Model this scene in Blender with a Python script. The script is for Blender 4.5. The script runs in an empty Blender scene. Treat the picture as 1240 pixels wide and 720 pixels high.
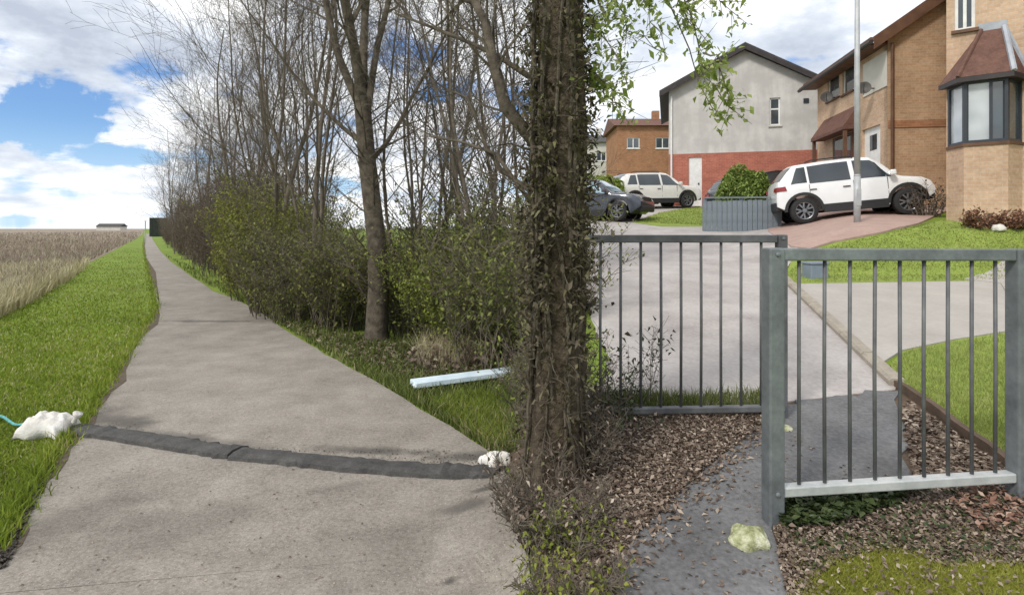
import bpy, bmesh, math, random
import numpy as np
from mathutils import Vector, Matrix
random.seed(7)
RNG = np.random.default_rng(11)
SC = bpy.context.scene
COL = SC.collection
R = math.radians

# ------------------------------------------------------------------ camera
FPX, CXP, HZ, EYE = 700.0, 620.0, 276.0, 1.6
cd = bpy.data.cameras.new('camera')
cam = bpy.data.objects.new('camera', cd)
COL.objects.link(cam)
cam.location = (0, 0, EYE)
cam.rotation_euler = (R(90), 0, 0)
cd.sensor_width = 36.0
cd.lens = FPX / 1240 * 36.0
cd.shift_y = -(360 - HZ) / 1240
cd.clip_start = 0.05
cd.clip_end = 3000
SC.camera = cam

# ------------------------------------------------------------------ light
SUN_EL, SUN_AZ = R(44), R(222)          # azimuth measured from +Y clockwise: behind the camera, to the left
sd = bpy.data.lights.new('sun', 'SUN')
sd.energy = 1.75
sd.angle = R(9.0)
sd.color = (1.0, 0.95, 0.87)
sun = bpy.data.objects.new('sun', sd)
COL.objects.link(sun)
sdir = Vector((math.sin(SUN_AZ) * math.cos(SUN_EL), math.cos(SUN_AZ) * math.cos(SUN_EL), math.sin(SUN_EL)))
sun.rotation_euler = (-sdir).to_track_quat('-Z', 'Y').to_euler()
SC.view_settings.view_transform = 'Standard'
SC.view_settings.look = 'None'
SC.view_settings.exposure = 0.36
SC.view_settings.gamma = 1.0

# ------------------------------------------------------------------ node helper
class NT:
    def __init__(s, tree):
        s.t = tree; s.n = tree.nodes; s.l = tree.links
    def new(s, typ, ins=None, **kw):
        nd = s.n.new(typ)
        for k, v in kw.items(): setattr(nd, k, v)
        if ins:
            for k, v in ins.items():
                sock = nd.inputs[k]
                if isinstance(v, bpy.types.NodeSocket): s.l.new(v, sock)
                else: sock.default_value = v
        return nd
    def math(s, op, a, b=0.0, c=0.0, clamp=False):
        nd = s.new('ShaderNodeMath', {0: a, 1: b, 2: c}, operation=op, use_clamp=clamp)
        return nd.outputs[0]
    def ramp(s, fac, stops, interp='LINEAR'):
        nd = s.n.new('ShaderNodeValToRGB')
        cr = nd.color_ramp; cr.interpolation = interp
        while len(cr.elements) < len(stops): cr.elements.new(0.5)
        for e, (p, c) in zip(cr.elements, stops):
            e.position = p; e.color = (c[0], c[1], c[2], 1) if len(c) == 3 else c
        s.l.new(fac, nd.inputs[0])
        return nd.outputs[0]
    def mix(s, fac, a, b, blend='MIX'):
        nd = s.n.new('ShaderNodeMix'); nd.data_type = 'RGBA'; nd.blend_type = blend
        for sock, v in ((nd.inputs[0], fac), (nd.inputs[6], a), (nd.inputs[7], b)):
            if isinstance(v, bpy.types.NodeSocket): s.l.new(v, sock)
            elif isinstance(v, (int, float)): sock.default_value = v
            else: sock.default_value = (v[0], v[1], v[2], 1)
        return nd.outputs[2]
    def noise(s, vec, scale, detail=4, rough=0.55, w=None):
        nd = s.new('ShaderNodeTexNoise', {'Scale': scale, 'Detail': detail, 'Roughness': rough})
        if vec is not None: s.l.new(vec, nd.inputs['Vector'])
        return nd.outputs[0]
    def smooth(s, v, a, b):
        nd = s.new('ShaderNodeMapRange', {0: v, 1: a, 2: b, 3: 0.0, 4: 1.0}, interpolation_type='SMOOTHSTEP')
        return nd.outputs[0]

# ------------------------------------------------------------------ sky
def pxdir(px, py):
    return Vector(((px - CXP) / FPX, 1.0, (HZ - py) / FPX)).normalized()
def build_world():
    w = bpy.data.worlds.new('World'); SC.world = w; w.use_nodes = True
    T = NT(w.node_tree); T.n.clear()
    out = T.new('ShaderNodeOutputWorld')
    tc = T.new('ShaderNodeTexCoord').outputs['Generated']
    sep = T.new('ShaderNodeSeparateXYZ', {0: tc})
    zc = T.math('MAXIMUM', sep.outputs[2], 0.012)
    cv = T.new('ShaderNodeCombineXYZ', {0: sep.outputs[0], 1: sep.outputs[1], 2: zc}).outputs[0]
    sky = T.new('ShaderNodeTexSky', {'Vector': cv}, sky_type='NISHITA', sun_disc=False)
    sky.sun_elevation = SUN_EL; sky.sun_rotation = SUN_AZ
    sky.air_density = 1.0; sky.dust_density = 0.6; sky.ozone_density = 2.0
    blue = T.mix(1.0, sky.outputs[0], (0.74, 0.94, 1.22), 'MULTIPLY')
    blue = T.mix(T.math('SUBTRACT', 1.0, T.smooth(zc, 0.0, 0.16)), blue, (4.6, 6.4, 8.6))
    # cloud layer seen in perspective: direction over height
    den = T.math('ADD', zc, 0.16)
    u = T.math('DIVIDE', sep.outputs[0], den)
    v = T.math('DIVIDE', sep.outputs[1], den)
    pv = T.new('ShaderNodeCombineXYZ', {0: u, 1: v, 2: 3.7}).outputs[0]
    cq = T.new('ShaderNodeVectorMath', {0: cv, 1: (1.0, 1.0, 2.1)}, operation='MULTIPLY').outputs[0]
    big = T.noise(pv, 0.85, 3, 0.5)
    det = T.noise(pv, 2.6, 9, 0.62)
    fine = T.noise(cv, 11.0, 8, 0.6)
    mid = T.noise(cv, 5.0, 8, 0.62)
    cum = T.noise(cq, 8.0, 9, 0.58)
    dens = T.math('ADD', T.math('MULTIPLY', big, 0.35), T.math('ADD', T.math('MULTIPLY', det, 0.40), T.math('MULTIPLY', cum, 0.70)))
    dens = T.math('ADD', dens, T.math('MULTIPLY', T.smooth(zc, 0.14, 0.34), 0.10))
    def blob(px, py, r0, r1, sx=1.0, sy=1.0):
        d = pxdir(px, py)
        # distance in azimuth / height so that a blob can be wide
        tx = d.x / d.y; tz = d.z / d.y
        ax = T.math('DIVIDE', sep.outputs[0], T.math('MAXIMUM', sep.outputs[1], 0.05))
        az = T.math('DIVIDE', sep.outputs[2], T.math('MAXIMUM', sep.outputs[1], 0.05))
        dx = T.math('MULTIPLY', T.math('SUBTRACT', ax, tx), FPX / sx)
        dz = T.math('MULTIPLY', T.math('SUBTRACT', az, tz), FPX / sy)
        q = T.math('SQRT', T.math('ADD', T.math('MULTIPLY', dx, dx), T.math('MULTIPLY', dz, dz)))
        wob = T.math('MULTIPLY', T.math('SUBTRACT', T.math('ADD', T.math('MULTIPLY', fine, 0.55), T.math('MULTIPLY', mid, 0.45)), 0.5), (r1 + r0) * 2.6)
        return T.math('SUBTRACT', 1.0, T.smooth(T.math('ADD', q, wob), r0, r1))
    gap = T.math('MAXIMUM', blob(52, 142, 20, 62, 1.45, 0.8), T.math('MULTIPLY', blob(140, 190, 6, 40, 2.0, 0.5), 0.75))
    gap = T.math('MAXIMUM', gap, T.math('MULTIPLY', blob(500, 60, 10, 85, 1.1, 1.1), 0.55))
    gap = T.math('MAXIMUM', gap, T.math('MULTIPLY', blob(30, 268, 5, 40, 4.0, 0.35), 0.45))
    cover = T.smooth(T.math('SUBTRACT', dens, T.math('MULTIPLY', gap, 0.34)), 0.575, 0.715)
    # shade inside the clouds
    sh = T.noise(pv, 1.7, 7, 0.58)
    sh2 = T.noise(cq, 6.0, 8, 0.6)
    shade = T.math('ADD', T.math('MULTIPLY', sh, 0.4), T.math('MULTIPLY', sh2, 0.6))
    low = blob(110, 92, 14, 75, 2.6, 0.7)
    low = T.math('MAXIMUM', low, T.math('MULTIPLY', blob(60, 20, 5, 70, 2.2, 0.55), 0.8))
    sv = T.math('SUBTRACT', shade, T.math('MULTIPLY', low, 0.10))
    ccol = T.ramp(sv, [(0.33, (4.4, 4.9, 5.8)), (0.44, (6.3, 6.8, 7.6)), (0.51, (8.5, 8.8, 9.2)), (0.58, (9.8, 9.8, 9.8))])
    col = T.mix(cover, blue, ccol)
    bg = T.new('ShaderNodeBackground', {'Color': col, 'Strength': 0.1})
    T.l.new(bg.outputs[0], out.inputs[0])
build_world()

# ------------------------------------------------------------------ ground shape and unprojection
def ss(a, b, x):
    t = np.clip((x - a) / (b - a), 0, 1); return t * t * (3 - 2 * t)
def gz(X, Y):
    X = np.asarray(X, float); Y = np.asarray(Y, float)
    Yp = np.maximum(Y, 0.01)
    px = CXP + FPX * X / Yp
    z = 0.0957 * np.clip(Y, 0, 30) * ss(598, 690, px)
    z = z + ss(885, 1060, px) * np.clip(0.3 * (Y - 9), 0, 0.55)
    return np.where(Y <= 0, 0.0, z)
def gzf(x, y): return float(gz(x, y))
def at(px, py, Y): return Vector(((px - CXP) / FPX * Y, Y, EYE - (py - HZ) / FPX * Y))
def ground_at(px, py):
    """first point of the ground along the ray of a pixel (arrays)"""
    px = np.atleast_1d(np.asarray(px, float)); py = np.atleast_1d(np.asarray(py, float))
    Ys = np.geomspace(1.2, 1500, 300)
    u = (px - CXP) / FPX; w = (py - HZ) / FPX
    ray = EYE - w[:, None] * Ys[None]
    g = gz(u[:, None] * Ys[None], np.broadcast_to(Ys, (len(px), len(Ys))))
    hit = ray <= g
    idx = np.where(hit.any(1), hit.argmax(1), len(Ys) - 1)
    lo = Ys[np.maximum(idx - 1, 0)]; hi = Ys[idx]
    for _ in range(24):
        m = (lo + hi) / 2
        below = (EYE - w * m) <= gz(u * m, m)
        hi = np.where(below, m, hi); lo = np.where(below, lo, m)
    return np.stack([u * hi, hi], 1)
def gp(px, py):
    x, y = ground_at(px, py)[0]; return Vector((x, y, gzf(x, y)))
def in_poly(pts, poly):
    x, y = pts[:, 0], pts[:, 1]; c = np.zeros(len(pts), bool); n = len(poly)
    for i in range(n):
        x0, y0 = poly[i]; x1, y1 = poly[(i + 1) % n]
        if y0 == y1: continue
        k = ((y0 > y) != (y1 > y)) & (x < (x1 - x0) * (y - y0) / (y1 - y0) + x0)
        c ^= k
    return c
def scatter_px(poly, n):
    """n ground points spread evenly over a picture region"""
    p = np.array(poly, float); lo, hi = p.min(0), p.max(0)
    out = np.zeros((0, 2))
    while len(out) < n:
        q = RNG.uniform(lo, hi, (n * 2, 2)); out = np.concatenate([out, q[in_poly(q, poly)]])
    return ground_at(out[:n, 0], out[:n, 1])

# ------------------------------------------------------------------ mesh helpers
class MB:
    def __init__(s): s.v = []; s.f = []; s.mi = []
    def add(s, vs, fs, m=0):
        o = len(s.v); s.v.extend([tuple(v) for v in vs]); s.f.extend([tuple(i + o for i in f) for f in fs]); s.mi.extend([m] * len(fs))
    def box(s, c, d, M=None, m=0):
        hx, hy, hz = d[0] / 2, d[1] / 2, d[2] / 2
        vs = [Vector((c[0] + a * hx, c[1] + b * hy, c[2] + e * hz)) for e in (-1, 1) for b in (-1, 1) for a in (-1, 1)]
        if M is not None: vs = [M @ v for v in vs]
        s.add(vs, [(0, 2, 3, 1), (4, 5, 7, 6), (0, 1, 5, 4), (2, 6, 7, 3), (0, 4, 6, 2), (1, 3, 7, 5)], m)
    def lbox(s, F, a, b, c, m=0):
        """box in a frame F: a=(s0,s1) along, b=(o0,o1) outwards, c=(z0,z1) up"""
        vs = [F(x, y, z) for z in c for y in b for x in a]
        s.add(vs, [(0, 2, 3, 1), (4, 5, 7, 6), (0, 1, 5, 4), (2, 6, 7, 3), (0, 4, 6, 2), (1, 3, 7, 5)], m)
    def prism(s, pts, off, m=0):
        n = len(pts); off = Vector(off); A = [Vector(p) for p in pts]; B = [p + off for p in A]
        s.add(A + B, [tuple(range(n - 1, -1, -1)), tuple(range(n, 2 * n))] + [(i, (i + 1) % n, n + (i + 1) % n, n + i) for i in range(n)], m)
    def tube(s, pts, rads, k=6, cap=True, m=0):
        pts = [Vector(p) for p in pts]; n = len(pts); vs = []
        ref = None
        for i, p in enumerate(pts):
            d = (pts[min(i + 1, n - 1)] - pts[max(i - 1, 0)])
            if d.length < 1e-9: d = Vector((0, 0, 1))
            d.normalize()
            if ref is None:
                ref = d.orthogonal().normalized()
            else:
                ref = (ref - d * ref.dot(d))
                ref = ref.normalized() if ref.length > 1e-6 else d.orthogonal().normalized()
            bn = d.cross(ref)
            r = rads[i] if hasattr(rads, '__len__') else rads
            for j in range(k):
                a = 2 * math.pi * j / k
                vs.append(p + (ref * math.cos(a) + bn * math.sin(a)) * r)
        fs = [(i * k + j, i * k + (j + 1) % k, (i + 1) * k + (j + 1) % k, (i + 1) * k + j) for i in range(n - 1) for j in range(k)]
        if cap: fs += [tuple(range(k - 1, -1, -1)), tuple((n - 1) * k + j for j in range(k))]
        s.add(vs, fs, m)
    def lathe(s, prof, M, k=24, m=0, closed=False):
        """profile (r, h) about local axis z, transformed by M"""
        n = len(prof); vs = [M @ Vector((r * math.cos(2 * math.pi * j / k), r * math.sin(2 * math.pi * j / k), h)) for r, h in prof for j in range(k)]
        rng = range(n) if closed else range(n - 1)
        fs = [(i * k + j, i * k + (j + 1) % k, ((i + 1) % n) * k + (j + 1) % k, ((i + 1) % n) * k + j) for i in rng for j in range(k)]
        s.add(vs, fs, m)
    def build(s, name, mat, parent=None, smooth=False, loc=None):
        me = bpy.data.meshes.new(name)
        o0 = Vector(loc) if loc is not None else None
        vs = s.v if o0 is None else [(v[0] - o0.x, v[1] - o0.y, v[2] - o0.z) for v in s.v]
        me.from_pydata(vs, [], s.f); me.update()
        mats = mat if isinstance(mat, (list, tuple)) else [mat]
        for mm in mats: me.materials.append(mm)
        if len(mats) > 1: me.polygons.foreach_set('material_index', s.mi)
        if smooth: me.polygons.foreach_set('use_smooth', [True] * len(me.polygons))
        return link(name, me, parent, o0)
def link(name, me, parent=None, loc=None):
    o = bpy.data.objects.new(name, me); COL.objects.link(o)
    if parent is not None: o.parent = parent
    if loc is not None: o.location = loc
    return o
def bevel(o, w=0.01, seg=2):
    b = o.modifiers.new('bevel', 'BEVEL'); b.width = w; b.segments = seg; b.limit_method = 'ANGLE'; b.angle_limit = R(40); return o
def tag(o, label=None, cat=None, group=None, kind=None):
    if label: o['label'] = label
    if cat: o['category'] = cat
    if group: o['group'] = group
    if kind: o['kind'] = kind
    return o
def empty(name, loc=(0, 0, 0), rz=0.0, **kw):
    o = bpy.data.objects.new(name, None); COL.objects.link(o); o.location = loc; o.rotation_euler = (0, 0, rz); o.empty_display_size = 0.2
    return tag(o, **kw)
def copy_thing(o, loc=None, rz=None, sc=None, label=None):
    r = o.copy(); COL.objects.link(r)
    for ch in o.children:
        c = ch.copy(); COL.objects.link(c); c.parent = r
        for g in ch.children:
            d = g.copy(); COL.objects.link(d); d.parent = c
    if loc is not None: r.location = loc
    if rz is not None: r.rotation_euler = (0, 0, rz)
    if sc is not None: r.scale = sc if hasattr(sc, '__len__') else (sc, sc, sc)
    if label: r['label'] = label
    return r
def np_mesh(name, V, F, mat, parent=None, rnd=None, loc=None, kind=None, smooth=False):
    """V (n,3), F (m,k) arrays; rnd one value per vertex"""
    me = bpy.data.meshes.new(name); m, k = F.shape
    V = np.asarray(V, float)
    if loc is not None: V = V - np.array(loc)[None]
    me.vertices.add(len(V)); me.vertices.foreach_set('co', V.astype(np.float32).ravel())
    me.loops.add(m * k); me.loops.foreach_set('vertex_index', F.astype(np.int32).ravel())
    me.polygons.add(m); me.polygons.foreach_set('loop_start', np.arange(0, m * k, k, dtype=np.int32))
    try: me.polygons.foreach_set('loop_total', np.full(m, k, dtype=np.int32))
    except Exception: pass
    me.update(calc_edges=True); me.validate()
    if rnd is not None:
        a = me.attributes.new('rnd', 'FLOAT', 'POINT'); a.data.foreach_set('value', np.asarray(rnd, np.float32))
    me.materials.append(mat)
    o = link(name, me, parent, loc)
    if kind: o['kind'] = kind
    return o

# ------------------------------------------------------------------ materials
def new_mat(name):
    m = bpy.data.materials.new(name); m.use_nodes = True
    T = NT(m.node_tree); T.n.clear()
    out = T.new('ShaderNodeOutputMaterial')
    return m, T, out
def mat_noise(name, stops, scale=4.0, detail=6, rough=0.8, bump=0.0, bscale=None, coord='Object', metallic=0.0, fine=None, spec=0.3, rough_noise=0.6, bdist=0.01, coat=0.0):
    m, T, out = new_mat(name)
    tc = T.new('ShaderNodeTexCoord').outputs[coord]
    n = T.noise(tc, scale, detail, rough_noise)
    if fine:
        n2 = T.noise(tc, fine[0], 3, 0.6)
        n = T.math('ADD', T.math('MULTIPLY', n, 1 - fine[1]), T.math('MULTIPLY', n2, fine[1]))
    c = T.ramp(n, stops)
    b = T.new('ShaderNodeBsdfPrincipled', {'Base Color': c, 'Roughness': rough, 'Metallic': metallic, 'Specular IOR Level': spec, 'Coat Weight': coat})
    if bump:
        bn = T.noise(tc, bscale or scale * 6, 4, 0.6)
        bp = T.new('ShaderNodeBump', {'Strength': bump, 'Distance': bdist, 'Height': bn})
        T.l.new(bp.outputs[0], b.inputs['Normal'])
    T.l.new(b.outputs[0], out.inputs[0])
    return m
def mat_path():
    m, T, out = new_mat('weathered_tarmac')
    tc = T.new('ShaderNodeTexCoord').outputs['Object']
    n1 = T.noise(tc, 2.4, 12, 0.68); n2 = T.noise(tc, 48, 3, 0.6); n3 = T.noise(tc, 0.5, 4, 0.55); n4 = T.noise(tc, 130, 2, 0.5)
    n = T.math('ADD', T.math('MULTIPLY', n1, 0.4), T.math('ADD', T.math('MULTIPLY', n2, 0.38), T.math('MULTIPLY', n3, 0.22)))
    c = T.ramp(n, [(0.36, (0.165, 0.145, 0.123)), (0.5, (0.278, 0.248, 0.213)), (0.64, (0.385, 0.348, 0.302))])
    c = T.mix(T.smooth(n4, 0.63, 0.72), c, (0.5, 0.47, 0.43))            # pale grit
    c = T.mix(T.smooth(n4, 0.37, 0.29), c, (0.1, 0.09, 0.08))            # open pores
    # silt, damp stains and a dark band across the path: centre, half sizes, turn
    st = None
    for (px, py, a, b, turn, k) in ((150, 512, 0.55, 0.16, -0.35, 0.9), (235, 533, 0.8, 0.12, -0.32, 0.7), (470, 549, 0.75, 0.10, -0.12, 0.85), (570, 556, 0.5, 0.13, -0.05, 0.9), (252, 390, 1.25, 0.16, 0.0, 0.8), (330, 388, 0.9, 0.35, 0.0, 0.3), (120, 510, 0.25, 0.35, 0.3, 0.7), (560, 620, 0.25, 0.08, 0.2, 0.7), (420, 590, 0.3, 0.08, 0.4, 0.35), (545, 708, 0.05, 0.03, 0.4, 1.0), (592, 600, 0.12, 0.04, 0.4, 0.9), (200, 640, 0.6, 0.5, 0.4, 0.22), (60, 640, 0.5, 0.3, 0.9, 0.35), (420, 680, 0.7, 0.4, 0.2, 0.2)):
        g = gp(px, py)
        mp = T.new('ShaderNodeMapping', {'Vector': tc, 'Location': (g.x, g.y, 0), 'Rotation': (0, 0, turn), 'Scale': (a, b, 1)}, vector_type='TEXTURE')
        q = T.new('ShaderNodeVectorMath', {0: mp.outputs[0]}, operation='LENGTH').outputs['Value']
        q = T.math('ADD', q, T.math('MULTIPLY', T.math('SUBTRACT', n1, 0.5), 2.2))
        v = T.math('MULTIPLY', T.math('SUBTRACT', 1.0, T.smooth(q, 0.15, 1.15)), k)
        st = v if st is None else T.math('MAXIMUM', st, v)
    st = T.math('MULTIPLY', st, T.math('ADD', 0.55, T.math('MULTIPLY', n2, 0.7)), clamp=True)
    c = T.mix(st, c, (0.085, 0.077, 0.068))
    b = T.new('ShaderNodeBsdfPrincipled', {'Base Color': c, 'Roughness': 0.9, 'Specular IOR Level': 0.3})
    bp = T.new('ShaderNodeBump', {'Strength': 0.7, 'Distance': 0.006, 'Height': T.math('ADD', T.math('MULTIPLY', n4, 0.6), n2)})
    T.l.new(bp.outputs[0], b.inputs['Normal']); T.l.new(b.outputs[0], out.inputs[0])
    return m
def mat_leaf(name, stops, rough=0.6, trans=0.3, obj_var=0.0):
    m, T, out = new_mat(name)
    a = T.new('ShaderNodeAttribute', attribute_name='rnd').outputs['Fac']
    c = T.ramp(a, stops)
    if obj_var:
        oi = T.new('ShaderNodeObjectInfo').outputs['Random']
        hs = T.new('ShaderNodeHueSaturation', {'Hue': T.math('ADD', 0.5 - obj_var * 0.06, T.math('MULTIPLY', oi, obj_var * 0.12)), 'Value': T.math('ADD', 1 - obj_var * 0.5, T.math('MULTIPLY', oi, obj_var)), 'Color': c})
        c = hs.outputs[0]
    b = T.new('ShaderNodeBsdfPrincipled', {'Base Color': c, 'Roughness': rough, 'Specular IOR Level': 0.25})
    t = T.new('ShaderNodeBsdfTranslucent', {'Color': c})
    mx = T.new('ShaderNodeMixShader', {0: trans, 1: b.outputs[0], 2: t.outputs[0]})
    T.l.new(mx.outputs[0], out.inputs[0])
    return m
def mat_brick(name, c1, c2, mortar, F_along='x', scale=1.0, band=None, rough=0.85):
    """brick courses 75 mm high and 225 mm long in the wall's own Object coordinates (along = x or y, up = z)"""
    m, T, out = new_mat(name)
    tc = T.new('ShaderNodeTexCoord').outputs['Object']
    sp = T.new('ShaderNodeSeparateXYZ', {0: tc})
    nr = T.new('ShaderNodeSeparateXYZ', {0: T.new('ShaderNodeTexCoord').outputs['Normal']})
    ax = T.math('GREATER_THAN', T.math('ABSOLUTE', nr.outputs[0]), T.math('ABSOLUTE', nr.outputs[1]))
    al = T.math('ADD', T.math('MULTIPLY', sp.outputs[1], ax), T.math('MULTIPLY', sp.outputs[0], T.math('SUBTRACT', 1.0, ax)))
    cv = T.new('ShaderNodeCombineXYZ', {0: al, 1: sp.outputs[2], 2: 0.0}).outputs[0]
    br = T.new('ShaderNodeTexBrick', {'Vector': cv, 'Color1': (*c1, 1), 'Color2': (*c2, 1), 'Mortar': (*mortar, 1), 'Scale': 1.0, 'Mortar Size': 0.006, 'Mortar Smooth': 0.2, 'Bias': 0.0, 'Brick Width': 0.225, 'Row Height': 0.075})
    n = T.noise(tc, 1.3, 5, 0.6); n2 = T.noise(tc, 14, 2, 0.5)
    nn = T.math('ADD', T.math('MULTIPLY', n, 0.6), T.math('MULTIPLY', n2, 0.4))
    c = T.mix(1.0, br.outputs[0], T.ramp(nn, [(0.3, (0.72, 0.7, 0.68)), (0.7, (1.2, 1.2, 1.2))]), 'MULTIPLY')
    b = T.new('ShaderNodeBsdfPrincipled', {'Base Color': c, 'Roughness': rough, 'Specular IOR Level': 0.2})
    bp = T.new('ShaderNodeBump', {'Strength': 0.5, 'Distance': 0.006, 'Height': T.math('SUBTRACT', 1.0, br.outputs[1])})
    T.l.new(bp.outputs[0], b.inputs['Normal'])
    T.l.new(b.outputs[0], out.inputs[0])
    return m
def mat_render(name, lo, hi):
    m, T, out = new_mat(name)
    tc = T.new('ShaderNodeTexCoord').outputs['Object']
    a = T.noise(tc, 1.1, 7, 0.6); st = T.new('ShaderNodeVectorMath', {0: tc, 1: (2.2, 2.2, 0.22)}, operation='MULTIPLY').outputs[0]
    n = T.math('ADD', T.math('MULTIPLY', a, 0.75), T.math('MULTIPLY', T.noise(st, 2.0, 6, 0.6), 0.25))
    c = T.ramp(n, [(0.34, tuple(x * 0.93 for x in lo)), (0.46, lo), (0.64, hi)])
    b = T.new('ShaderNodeBsdfPrincipled', {'Base Color': c, 'Roughness': 0.95, 'Specular IOR Level': 0.2})
    bp = T.new('ShaderNodeBump', {'Strength': 0.5, 'Distance': 0.01, 'Height': T.noise(tc, 45, 4, 0.6)})
    T.l.new(bp.outputs[0], b.inputs['Normal']); T.l.new(b.outputs[0], out.inputs[0]); return m
def mat_plain(name, c, rough=0.5, metallic=0.0, spec=0.5, coat=0.0, var=0.12, vs=6.0):
    lo = tuple(x * (1 - var) for x in c); hi = tuple(min(1, x * (1 + var)) for x in c)
    return mat_noise(name, [(0.3, lo), (0.7, hi)], vs, 4, rough, 0, None, 'Object', metallic, None, spec, 0.6, 0.01, coat)
def mat_glass(name, tint, rough=0.05):
    m, T, out = new_mat(name)
    tc = T.new('ShaderNodeTexCoord').outputs['Object']
    c = T.ramp(T.noise(tc, 1.1, 2, 0.5), [(0.35, tuple(x * 0.6 for x in tint)), (0.65, tuple(min(1, x * 1.4) for x in tint))])
    b = T.new('ShaderNodeBsdfPrincipled', {'Base Color': c, 'Roughness': rough, 'Specular IOR Level': 0.9, 'IOR': 1.6})
    T.l.new(b.outputs[0], out.inputs[0]); return m

M = {}
def mats():
    M['rimsoil'] = mat_noise('dark_rim_soil', [(0.3, (0.07, 0.052, 0.036)), (0.7, (0.17, 0.135, 0.098))], 7, 9, 0.95, 0.8, 60, fine=(40, 0.4))
    M['silt'] = mat_noise('washed_silt', [(0.36, (0.085, 0.076, 0.066)), (0.52, (0.165, 0.148, 0.128)), (0.66, (0.28, 0.252, 0.22))], 6, 9, 0.9, 0.5, 70, fine=(48, 0.4))
    M['mossground'] = mat_noise('mossy_turf', [(0.3, (0.15, 0.13, 0.04)), (0.5, (0.24, 0.26, 0.04)), (0.72, (0.32, 0.33, 0.07))], 6, 8, 0.95, 0.7, 50, fine=(25, 0.4))
    M['grass_ground'] = mat_noise('verge_turf', [(0.28, (0.11, 0.12, 0.028)), (0.5, (0.16, 0.23, 0.026)), (0.72, (0.21, 0.28, 0.04))], 0.55, 8, 0.95, 0.6, 40, fine=(9, 0.35))
    M['lawn'] = mat_noise('lawn_turf', [(0.3, (0.18, 0.23, 0.04)), (0.7, (0.27, 0.35, 0.07))], 1.2, 6, 0.95, 0.5, 50, fine=(14, 0.4))
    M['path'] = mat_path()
    M['path_dark'] = mat_noise('damp_tarmac', [(0.3, (0.12, 0.108, 0.095)), (0.7, (0.25, 0.225, 0.195))], 3, 8, 0.9, 0.4, 80, bdist=0.005)
    M['foot'] = mat_noise('dark_footpath_tarmac', [(0.32, (0.075, 0.074, 0.074)), (0.5, (0.145, 0.144, 0.147)), (0.66, (0.225, 0.223, 0.224))], 2.2, 10, 0.85, 0.6, 70, fine=(42, 0.4), bdist=0.006)
    M['road'] = mat_noise('pale_road', [(0.34, (0.3, 0.27, 0.255)), (0.5, (0.42, 0.385, 0.365)), (0.66, (0.52, 0.485, 0.46))], 1.4, 12, 0.9, 0.4, 60, fine=(30, 0.35), bdist=0.005)
    M['pave'] = mat_noise('pale_paving', [(0.28, (0.34, 0.31, 0.28)), (0.72, (0.47, 0.44, 0.4))], 1.5, 8, 0.9, 0.3, 50, fine=(24, 0.3), bdist=0.004)
    M['drive'] = mat_noise('pink_block_paving', [(0.28, (0.33, 0.22, 0.185)), (0.72, (0.47, 0.34, 0.29))], 2.5, 8, 0.9, 0.3, 30, fine=(18, 0.4), bdist=0.006)
    M['soil'] = mat_noise('leaf_strewn_soil', [(0.25, (0.06, 0.042, 0.03)), (0.5, (0.125, 0.088, 0.062)), (0.72, (0.2, 0.15, 0.11))], 3.5, 9, 0.95, 0.9, 35, fine=(30, 0.45), bdist=0.02)
    M['kerb'] = mat_noise('concrete_kerb', [(0.3, (0.25, 0.22, 0.18)), (0.7, (0.45, 0.4, 0.33))], 5, 7, 0.9, 0.4, 40, fine=(40, 0.3))
    M['edge'] = mat_noise('weathered_edging', [(0.3, (0.07, 0.05, 0.035)), (0.7, (0.16, 0.11, 0.08))], 5, 7, 0.9, 0.4, 40)
    M['field'] = mat_noise('stubble_soil', [(0.3, (0.2, 0.16, 0.12)), (0.7, (0.33, 0.27, 0.21))], 0.12, 8, 0.95, fine=(1.3, 0.4))
    M['bark'] = mat_noise('grey_brown_bark', [(0.28, (0.035, 0.028, 0.022)), (0.5, (0.095, 0.078, 0.058)), (0.75, (0.18, 0.15, 0.112))], 9, 8, 0.9, 0.8, 30, bdist=0.02)
    M['bark2'] = mat_noise('pale_twig_bark', [(0.28, (0.075, 0.061, 0.048)), (0.75, (0.2, 0.168, 0.132))], 6, 6, 0.9, 0.5, 30)
    M['ivybark'] = mat_noise('ivy_grown_bark', [(0.28, (0.035, 0.026, 0.018)), (0.5, (0.08, 0.06, 0.042)), (0.75, (0.15, 0.12, 0.085))], 14, 9, 0.95, 1.0, 26, bdist=0.04)
    M['hedgeleaf'] = mat_leaf('spring_hedge_leaf', [(0.0, (0.1, 0.125, 0.024)), (0.5, (0.22, 0.27, 0.04)), (1.0, (0.38, 0.4, 0.09))], obj_var=0.35)
    M['dullleaf'] = mat_leaf('dull_hedge_leaf', [(0.0, (0.085, 0.095, 0.028)), (0.5, (0.17, 0.19, 0.05)), (1.0, (0.29, 0.28, 0.09))], obj_var=0.35)
    M['brownleaf'] = mat_leaf('brown_bud_leaf', [(0.0, (0.08, 0.055, 0.038)), (0.7, (0.18, 0.13, 0.09)), (1.0, (0.22, 0.17, 0.1))], obj_var=0.3)
    M['brownivy'] = mat_leaf('browning_ivy_leaf', [(0.0, (0.045, 0.036, 0.023)), (0.6, (0.12, 0.1, 0.062)), (1.0, (0.19, 0.18, 0.085))], rough=0.5, trans=0.15)
    M['freshleaf'] = mat_leaf('fresh_green_leaf', [(0.0, (0.17, 0.23, 0.05)), (0.5, (0.33, 0.41, 0.11)), (1.0, (0.5, 0.54, 0.23))], trans=0.5)
    M['ivyleaf'] = mat_leaf('ivy_leaf', [(0.0, (0.025, 0.035, 0.015)), (0.5, (0.05, 0.075, 0.025)), (1.0, (0.1, 0.12, 0.05))], rough=0.4, trans=0.15)
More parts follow.
